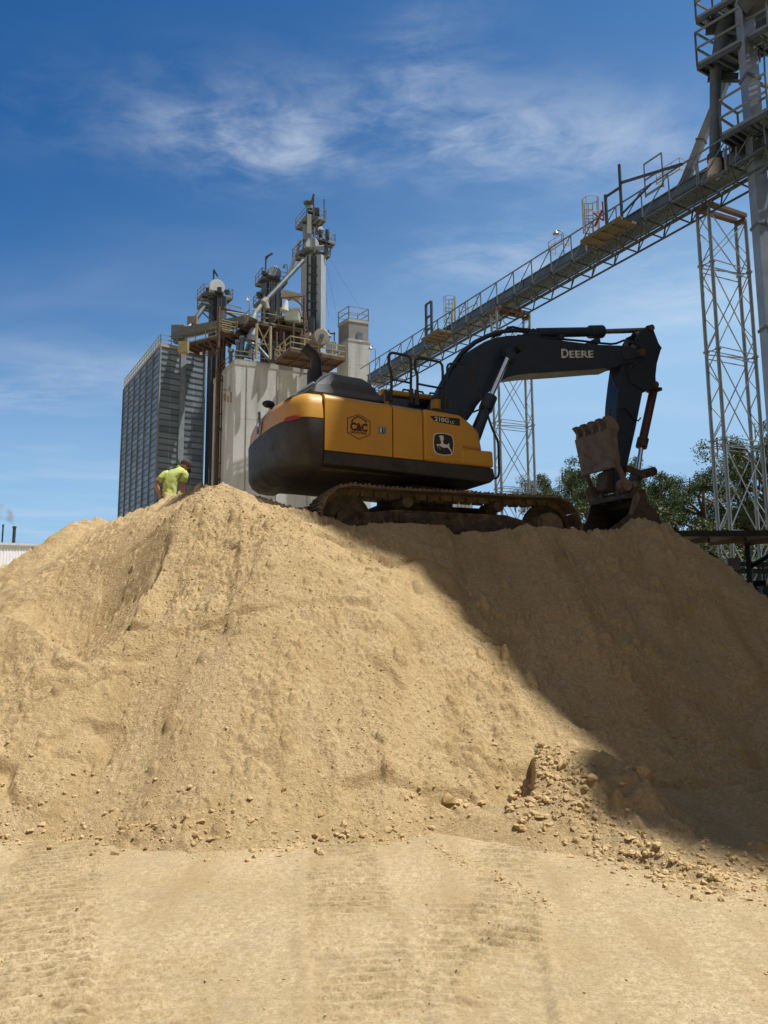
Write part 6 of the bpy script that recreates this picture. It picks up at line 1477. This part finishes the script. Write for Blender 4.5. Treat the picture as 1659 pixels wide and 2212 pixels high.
# head: jaw, ear, nose, beard, cap
hc_ = pp(1130, 385, .18)
MB().ball(pp(1120, 420, .20), (.072, .095, .095), 16, 11).build('face', M_SKIN, PR, smooth=True)
MB().ball(pp(1128, 425, .10), (.016, .018, .034), 8, 7).build('ear', M_SKIN, PR, smooth=True)
MB().ball(pp(1215, 470, .26), (.02, .02, .028), 8, 7).build('nose', M_SKIN, PR, smooth=True)
MB().ball(pp(1185, 535, .22), (.05, .06, .05), 12, 8).build('beard', M_BEARD, PR, smooth=True)
cpv = MB(); cc = pp(1135, 350, .18); ring_ = []
axu = (pp(1160, 230, .18) - pp(1105, 450, .18)).normalized(); axf = (pp(1380, 490, .3) - pp(1200, 400, .2)); axf = (axf - axu * axf.dot(axu)).normalized(); axs = axu.cross(axf)
def capring(h, r): return [cc + axu * h + axf * (r * 1.15 * math.cos(2 * math.pi * i / 18)) + axs * (r * .95 * math.sin(2 * math.pi * i / 18)) for i in range(18)]
cpv.loft([capring(-.02, .098), capring(.03, .096), capring(.065, .080), capring(.09, .05), capring(.10, .012)])
cpv.ext([cc + axu * -.02 + axf * a_ + axs * b_ for a_, b_ in ((.08, -.085), (.14, -.075), (.185, -.04), (.195, 0), (.185, .04), (.14, .075), (.08, .085))], axu * .012)
cpv.build('cap', M_CAP, PR, smooth=True)
# left hand on the hip: four fingers and a thumb
hb = pp(560, 1365, .0)
for i, l in enumerate((.062, .07, .066, .052)):
    b = hb + V((.012 * (i - 1.5) * .6, -.035 + .006 * i, -.012 * i)); MB().path([b, b + V((.03, -.006, -.008)), b + V((.03 + l * .5, .01, -.02))], [.0095, .009, .007], 8).build('finger', M_SKIN, PR, smooth='all')
MB().path([hb + V((-.01, -.03, .02)), hb + V((-.035, -.04, .005)), hb + V((-.05, -.03, .0))], [.011, .010, .008], 8).build('thumb', M_SKIN, PR, smooth='all')

# ------------------------------------------------------------------ trees beyond the yard
def leaf_material(name, base, hi):
    m = bpy.data.materials.new(name); m.use_nodes = True; nt = m.node_tree; N = nt.nodes; L = nt.links; b = N['Principled BSDF']
    b.inputs['Roughness'].default_value = .6; b.inputs['Specular IOR Level'].default_value = .25
    g = N.new('ShaderNodeNewGeometry'); mx = N.new('ShaderNodeMix'); mx.data_type = 'RGBA'; L.new(g.outputs['Random Per Island'], mx.inputs['Factor'])
    mx.inputs['A'].default_value = (*base, 1); mx.inputs['B'].default_value = (*hi, 1); L.new(mx.outputs['Result'], b.inputs['Base Color'])
    return m
M_LEAF = leaf_material('leaves', (0.034, 0.064, 0.024), (0.095, 0.145, 0.055)); M_LEAF2 = leaf_material('olive_leaves', (0.05, 0.072, 0.028), (0.12, 0.145, 0.062))
M_MOSS = leaf_material('hanging_moss', (0.11, 0.115, 0.085), (0.19, 0.19, 0.145)); M_BARK = mat('bark', (0.13, 0.105, 0.08), .9, 0, .3, 3)
def tree_proto(seed, h, spread, nclu, leafm, label, moss=1.0, bare=0.45, group='trees beyond the yard', name='tree'):
    rg = np.random.default_rng(seed); T = thing(name, label, 'tree', (0, 0, 0), group=group, world_coords=False)
    tk = MB(); cl = []
    lean = rg.normal(0, .04, 2)
    trunk = [V((lean[0] * z + .12 * math.sin(z * .7 + seed), lean[1] * z, z)) for z in np.linspace(0, h * .78, 9)]
    tk.path(trunk, list(np.linspace(h * .022, h * .006, 9)), 9)
    for k in range(13):
        z = h * rg.uniform(bare * .75, .8); base = trunk[min(8, int(z / (h * .78) * 8))]; a = rg.uniform(0, 6.28); l = spread * rg.uniform(.45, 1.0) * (1.1 - .5 * (z / h))
        e = base + V((l * math.cos(a), l * math.sin(a), rg.uniform(.1, .32) * h * .6)); m_ = base.lerp(e, .5) + V((rg.normal(0, .25), rg.normal(0, .25), rg.uniform(.1, .5)))
        tk.path([base, m_, e], [h * .009, h * .006, h * .0025], 6); cl += [e, m_.lerp(e, .5)]
        for j in range(2):
            e2 = e + V(tuple(rg.normal(0, spread * .22, 3))); tk.path([m_.lerp(e, .6), e2], [h * .004, h * .0015], 5); cl.append(e2)
    tk.build('trunk', M_BARK, T, smooth='all', fix=False)
    cl = [c for c in cl if c.z > h * bare * .8]
    while len(cl) < nclu:
        c = cl[rg.integers(len(cl))] + V(tuple(rg.normal(0, spread * .16, 3))); cl.append(c)
    vs = []; fs = []; mv = []; mf = []
    for c in cl[:nclu]:
        r = rg.uniform(.35, .85) * spread * .24; n = int(rg.uniform(190, 380))
        pts = rg.normal(0, 1, (n, 3)); pts /= np.linalg.norm(pts, axis=1)[:, None]; pts *= (rg.random((n, 1)) ** .5) * r * np.array([1.15, 1.15, .75]); pts += np.array(c)
        for p in pts:
            s = rg.uniform(.035, .075); u = rg.normal(0, 1, 3); u /= np.linalg.norm(u); w = np.cross(u, rg.normal(0, 1, 3)); w /= np.linalg.norm(w) + 1e-9; o = len(vs)
            vs += [tuple(p - u * s), tuple(p + w * s * .55), tuple(p + u * s), tuple(p - w * s * .55)]; fs.append((o, o + 1, o + 2, o + 3))
        if rg.random() < .45 * moss:
            for j in range(int(rg.integers(3, 8))):
                b = np.array(c) + rg.normal(0, r * .6, 3); l = rg.uniform(.5, 1.7); o = len(mv); w = rg.uniform(.03, .09); a = rg.uniform(0, 6.28); q = np.array([math.cos(a), math.sin(a), 0]) * w
                mv += [tuple(b - q), tuple(b + q), tuple(b + q * .7 + np.array([rg.normal(0, .06), 0, -l * .6])), tuple(b - q * .7 + np.array([0, 0, -l * .6])), tuple(b + np.array([rg.normal(0, .1), 0, -l]))]
                mf += [(o, o + 1, o + 2, o + 3), (o + 3, o + 2, o + 4)]
    cr = MB(); cr.v = vs; cr.f = fs; cr.build('crown', leafm, T, fix=False)
    if mv: mo = MB(); mo.v = mv; mo.f = mf; mo.build('hanging_moss', M_MOSS, T, fix=False)
    return T
def plant_tree(proto, first, X, Ytop, d, hproto, lab, rz, sxy=1.0):
    tp = P(X, Ytop, d); s = (tp.z) / max(v.co.z for ch in proto.children for v in ch.data.vertices); o = proto if first else copy_tree(proto)
    o.location = (tp.x, d, -0.1); o.rotation_euler = (0, 0, rz); o.scale = (s * sxy, s * sxy, s); o['label'] = lab
t1 = tree_proto(3, 13, 3.6, 95, M_LEAF, 'mossy tree', 1.3, .42); t2 = tree_proto(8, 12, 3.4, 110, M_LEAF2, 'bushy tree', 0, .2); t3 = tree_proto(15, 12, 3.2, 120, M_LEAF, 'dense tree', 0, .12)
plant_tree(t1, True, 1238, 985, 60, 13, 'moss hung tree with pale bare trunk just left of the raised thumb', 0.3, .9)
plant_tree(t1, False, 1196, 1000, 66, 13, 'leftmost mossy tree beyond the track end', 2.0, .8)
plant_tree(t2, True, 1282, 1035, 62, 12, 'olive tree rising directly behind the bucket thumb', 1.0, 1.0)
plant_tree(t3, True, 1400, 995, 58, 12, 'slender dark tree just right of the bucket cylinder', 0.0, .75)
plant_tree(t1, False, 1440, 1008, 63, 13, 'open crowned tree second from the bucket, right side', 4.1, .8)
plant_tree(t2, False, 1495, 1010, 57, 12, 'broad olive tree left of the tall trestle', 2.6, 1.0)
plant_tree(t3, False, 1545, 1000, 64, 12, 'dense tree partly hidden by the left leg of the tall trestle', 3.3, 1.0)
plant_tree(t1, False, 1612, 905, 55, 13, 'tallest tree, airy crown seen through the tall trestle', 1.2, .85)
plant_tree(t3, False, 1665, 960, 60, 12, 'dense tree behind the near elevator leg at the right edge', 5.0, 1.1)
plant_tree(t3, False, 1340, 1060, 70, 12, 'dark tree filling the gap behind the bucket', 1.9, 1.3)
plant_tree(t2, False, 1590, 1040, 70, 12, 'bushy olive tree low behind the trestle', 0.7, 1.3)
bsh = tree_proto(23, 5, 3.2, 60, M_LEAF2, 'bush', 0, .0, 'bushes below the trees', 'bush')
for k, (X_, Y_, d_, lab) in enumerate(((1230, 1105, 50, 'bush under the moss hung tree by the track end'), (1290, 1110, 52, 'bush right behind the bucket'), (1420, 1085, 48, 'brownish bush above the left end of the low roof'), (1480, 1095, 47, 'bush between the low roof and the bushy trees'), (1540, 1100, 49, 'bush at the left foot of the tall trestle'), (1610, 1110, 50, 'bush behind the tall trestle over the low roof'), (1660, 1120, 47, 'bush at the right edge behind the near elevator'), (1450, 1190, 42, 'low bush seen under the left part of the low roof'), (1530, 1195, 42, 'low bush seen under the middle of the low roof'), (1610, 1200, 43, 'low bush seen under the low roof beside its post'))):
    plant_tree(bsh, k == 0, X_, Y_, d_, 5, lab, k * 1.3, 1.3); 
for o in [o for o in COL.objects if o.name.startswith('bush')]: o['category'] = 'bush'

# ------------------------------------------------------------------ far left: shed, chimneys, smoke; far centre: pale building
M_SHED = mat('shed_sheet', (.78, .79, .80), .5, .05, .06, 1.0, streak=.15, streakcol=(.4, .38, .34))
a = P(-70, 1172, 47); b = P(77, 1177, 60)
shd = thing('metal_shed', 'white ribbed metal shed at the far left behind the sand', 'shed', (b.x, b.y, 0))
MB().hexa([(a.x, a.y, 0), (b.x, b.y, 0), (b.x - 9, b.y + 1, 0), (a.x - 9, a.y, 0), tuple(a), tuple(b), (b.x - 9, b.y + 1, b.z), (a.x - 9, a.y, a.z)]).build('wall', M_SHED, shd)
w0, w1 = V((a.x, a.y, 0)), V((b.x, b.y, 0)); wn = out_n(w0, w1); wn = -wn if wn.x < 0 else wn; mb = MB(); L_ = (w1 - w0).length
for i in range(int(L_ / .62)): t_ = i * .62 / L_; p = w0.lerp(w1, t_) + wn * .02; mb.bar(p, p + V((0, 0, a.z + (b.z - a.z) * t_)), .10, .06, tuple(wn))
mb.build('wall_rib', M_SHED, shd)
MB().bar(w0 + wn * .08 + V((0, 0, a.z)), w1 + wn * .08 + V((0, 0, b.z)), .2, .16).build('roof_trim', M_WHT, shd)
zt = b.z
p = w0.lerp(w1, 1 - .5 / L_) + wn * .05; MB().bar(p + V((0, 0, zt - 1.6)), p + V((0, 0, zt - .4)), .9, .06, tuple(wn)).build('shed_opening', M_DARKHOLE, shd)
for (x_, y_, w_, lab, r_) in ((7, 1133, 0, 'thin dark chimney pipe, leftmost, behind the white shed', .11), (31.5, 1137, 0, 'thicker dark chimney pipe giving off faint smoke', .22)):
    p = P(x_, y_, 110); c = thing('chimney', lab, 'chimney', (p.x, p.y, 0), group='chimneys behind the shed'); MB().tube((p.x, p.y, 0), p, r_, 12).build('stack', M_DSTEEL, c, smooth=True); MB().tube(p - V((0, 0, .25)), p, r_ * 1.25, 12).build('stack_rim', M_BROWN, c, smooth=True)
ms = bpy.data.materials.new('smoke'); ms.use_nodes = True; nt = ms.node_tree; nt.nodes.remove(nt.nodes['Principled BSDF']); pv = nt.nodes.new('ShaderNodeVolumePrincipled'); pv.inputs['Color'].default_value = (.62, .60, .60, 1)
nz = nt.nodes.new('ShaderNodeTexNoise'); nz.inputs['Scale'].default_value = .9; nz.inputs['Detail'].default_value = 5; tcs = nt.nodes.new('ShaderNodeTexCoord'); nt.links.new(tcs.outputs['Object'], nz.inputs['Vector'])
mrs = nt.nodes.new('ShaderNodeMapRange'); mrs.inputs[1].default_value = .46; mrs.inputs[2].default_value = .75; mrs.inputs[3].default_value = 0; mrs.inputs[4].default_value = .9; nt.links.new(nz.outputs[0], mrs.inputs[0]); nt.links.new(mrs.outputs[0], pv.inputs['Density'])
nt.links.new(pv.outputs[0], nt.nodes['Material Output'].inputs['Volume'])
q = P(14, 1112, 110); sm_ = MB(); pts = [P(31, 1134, 110), P(26, 1122, 110), P(14, 1110, 110), P(0, 1104, 110), P(-20, 1100, 110)]
sm_.path(pts, [.25, .6, 1.0, 1.15, .8], 12); o = sm_.build('smoke', ms, None, smooth='all'); tag(o, 'faint grey smoke drifting from the chimney pipe', kind='stuff')
q = P(1000, 1070, 95); fb = thing('pale_building', 'pale distant building glimpsed in the gap above the crawler track', 'building', (q.x, q.y, 0))
z_ = P(1000, 1064, 95).z; xq0, xq1 = P(985, 1070, 95).x, P(1019, 1070, 95).x
MB().box((xq0, 95, 0), (xq1, 103, z_)).build('wall', M_WHT, fb); MB().box((xq0 - .1, 94.8, z_), (xq1 + .1, 103.2, z_ + .3)).build('roof_edge', M_TAN, fb)
mb = MB(); 
for k in range(5): mb.bar((xq0 + .2 + k * .45, 94.9, 0), (xq0 + .2 + k * .45, 94.9, z_), .06)
mb.build('wall_rib', M_RAILG, fb)

# ------------------------------------------------------------------ tall storage house to the right, out of the frame, whose shade lies over the machine
HB = 30.0
edge = []
for q in ((1659, 1886), (1500, 1842), (1400, 1798), (1292, 1750), (1222, 1658), (1320, 1632), (1060, 1405), (868, 1222), (760, 1178), (668, 1122)):
    h_ = hit(*q) if q[0] != 1320 else V((2.10, 7.38, 0.38)); p = h_ + SUN * ((HB - h_.z) / SUN.z); edge.append((p.x, p.y)); print('EDGE', q, [round(v, 2) for v in h_], round(p.x, 2), round(p.y, 2))
for q in ((-2.6, 12.2, 4.6), (-2.2, 12.0, 5.4), (-2.33, 10.5, 3.6)): h_ = V(q); p = h_ + SUN * ((HB - h_.z) / SUN.z); print('NEED', q, p.x, p.y)
e0_, e1_ = V((*edge[0], 0)), V((*edge[2], 0)); ext0 = e0_ + (e0_ - e1_).normalized() * 9
fpt = [(ext0.x, ext0.y)] + edge + [(9.9, 10.0), (8.2, 10.6), (8.2, 12.2), (10.0, 17), (12.2, 20), (32, 20), (32, ext0.y)]
sb = thing('storage_house', 'tall grey storage house right of the yard that shades the excavator', 'building', (14, 8, 0))
MB().ext([(x, y, 0) for x, y in fpt], (0, 0, HB)).build('wall', mat('storage_wall', (.13, .095, .065), .9, 0, .25, .3), sb)
cxm, cym = 16.0, 5.0
MB().ext([(x, y, HB - 1.5) for x, y in [(cxm + (x - cxm) * 1.012, cym + (y - cym) * 1.012) for x, y in fpt]], (0, 0, .3)).build('roof_band', M_GALVD, sb)
# unseen block added behind the camera to keep blue sky light off the slope
ml = thing('sky_blocker', 'added brown block out of view behind the camera that blocks sky light', 'building', (0, -14, 0))
MB().box((-34, -28, 0), (30, -13, 13)).build('wall', mat('sky_blocker_wall', (.42, .29, .17), .9, 0, .25, .3), ml)
MB().box((-34.4, -28.4, 13), (30.4, -12.6, 13.5)).build('roof_edge', M_BROWN, ml)
for o in bpy.data.objects:
    if o.name in ('sky_blocker', 'low_wall', 'lean_to_roof', 'support_column', 'pale_building', 'storage_house'): o['kind'] = 'thing'
for o in bpy.data.objects:
    if '_o' in o: del o['_o']
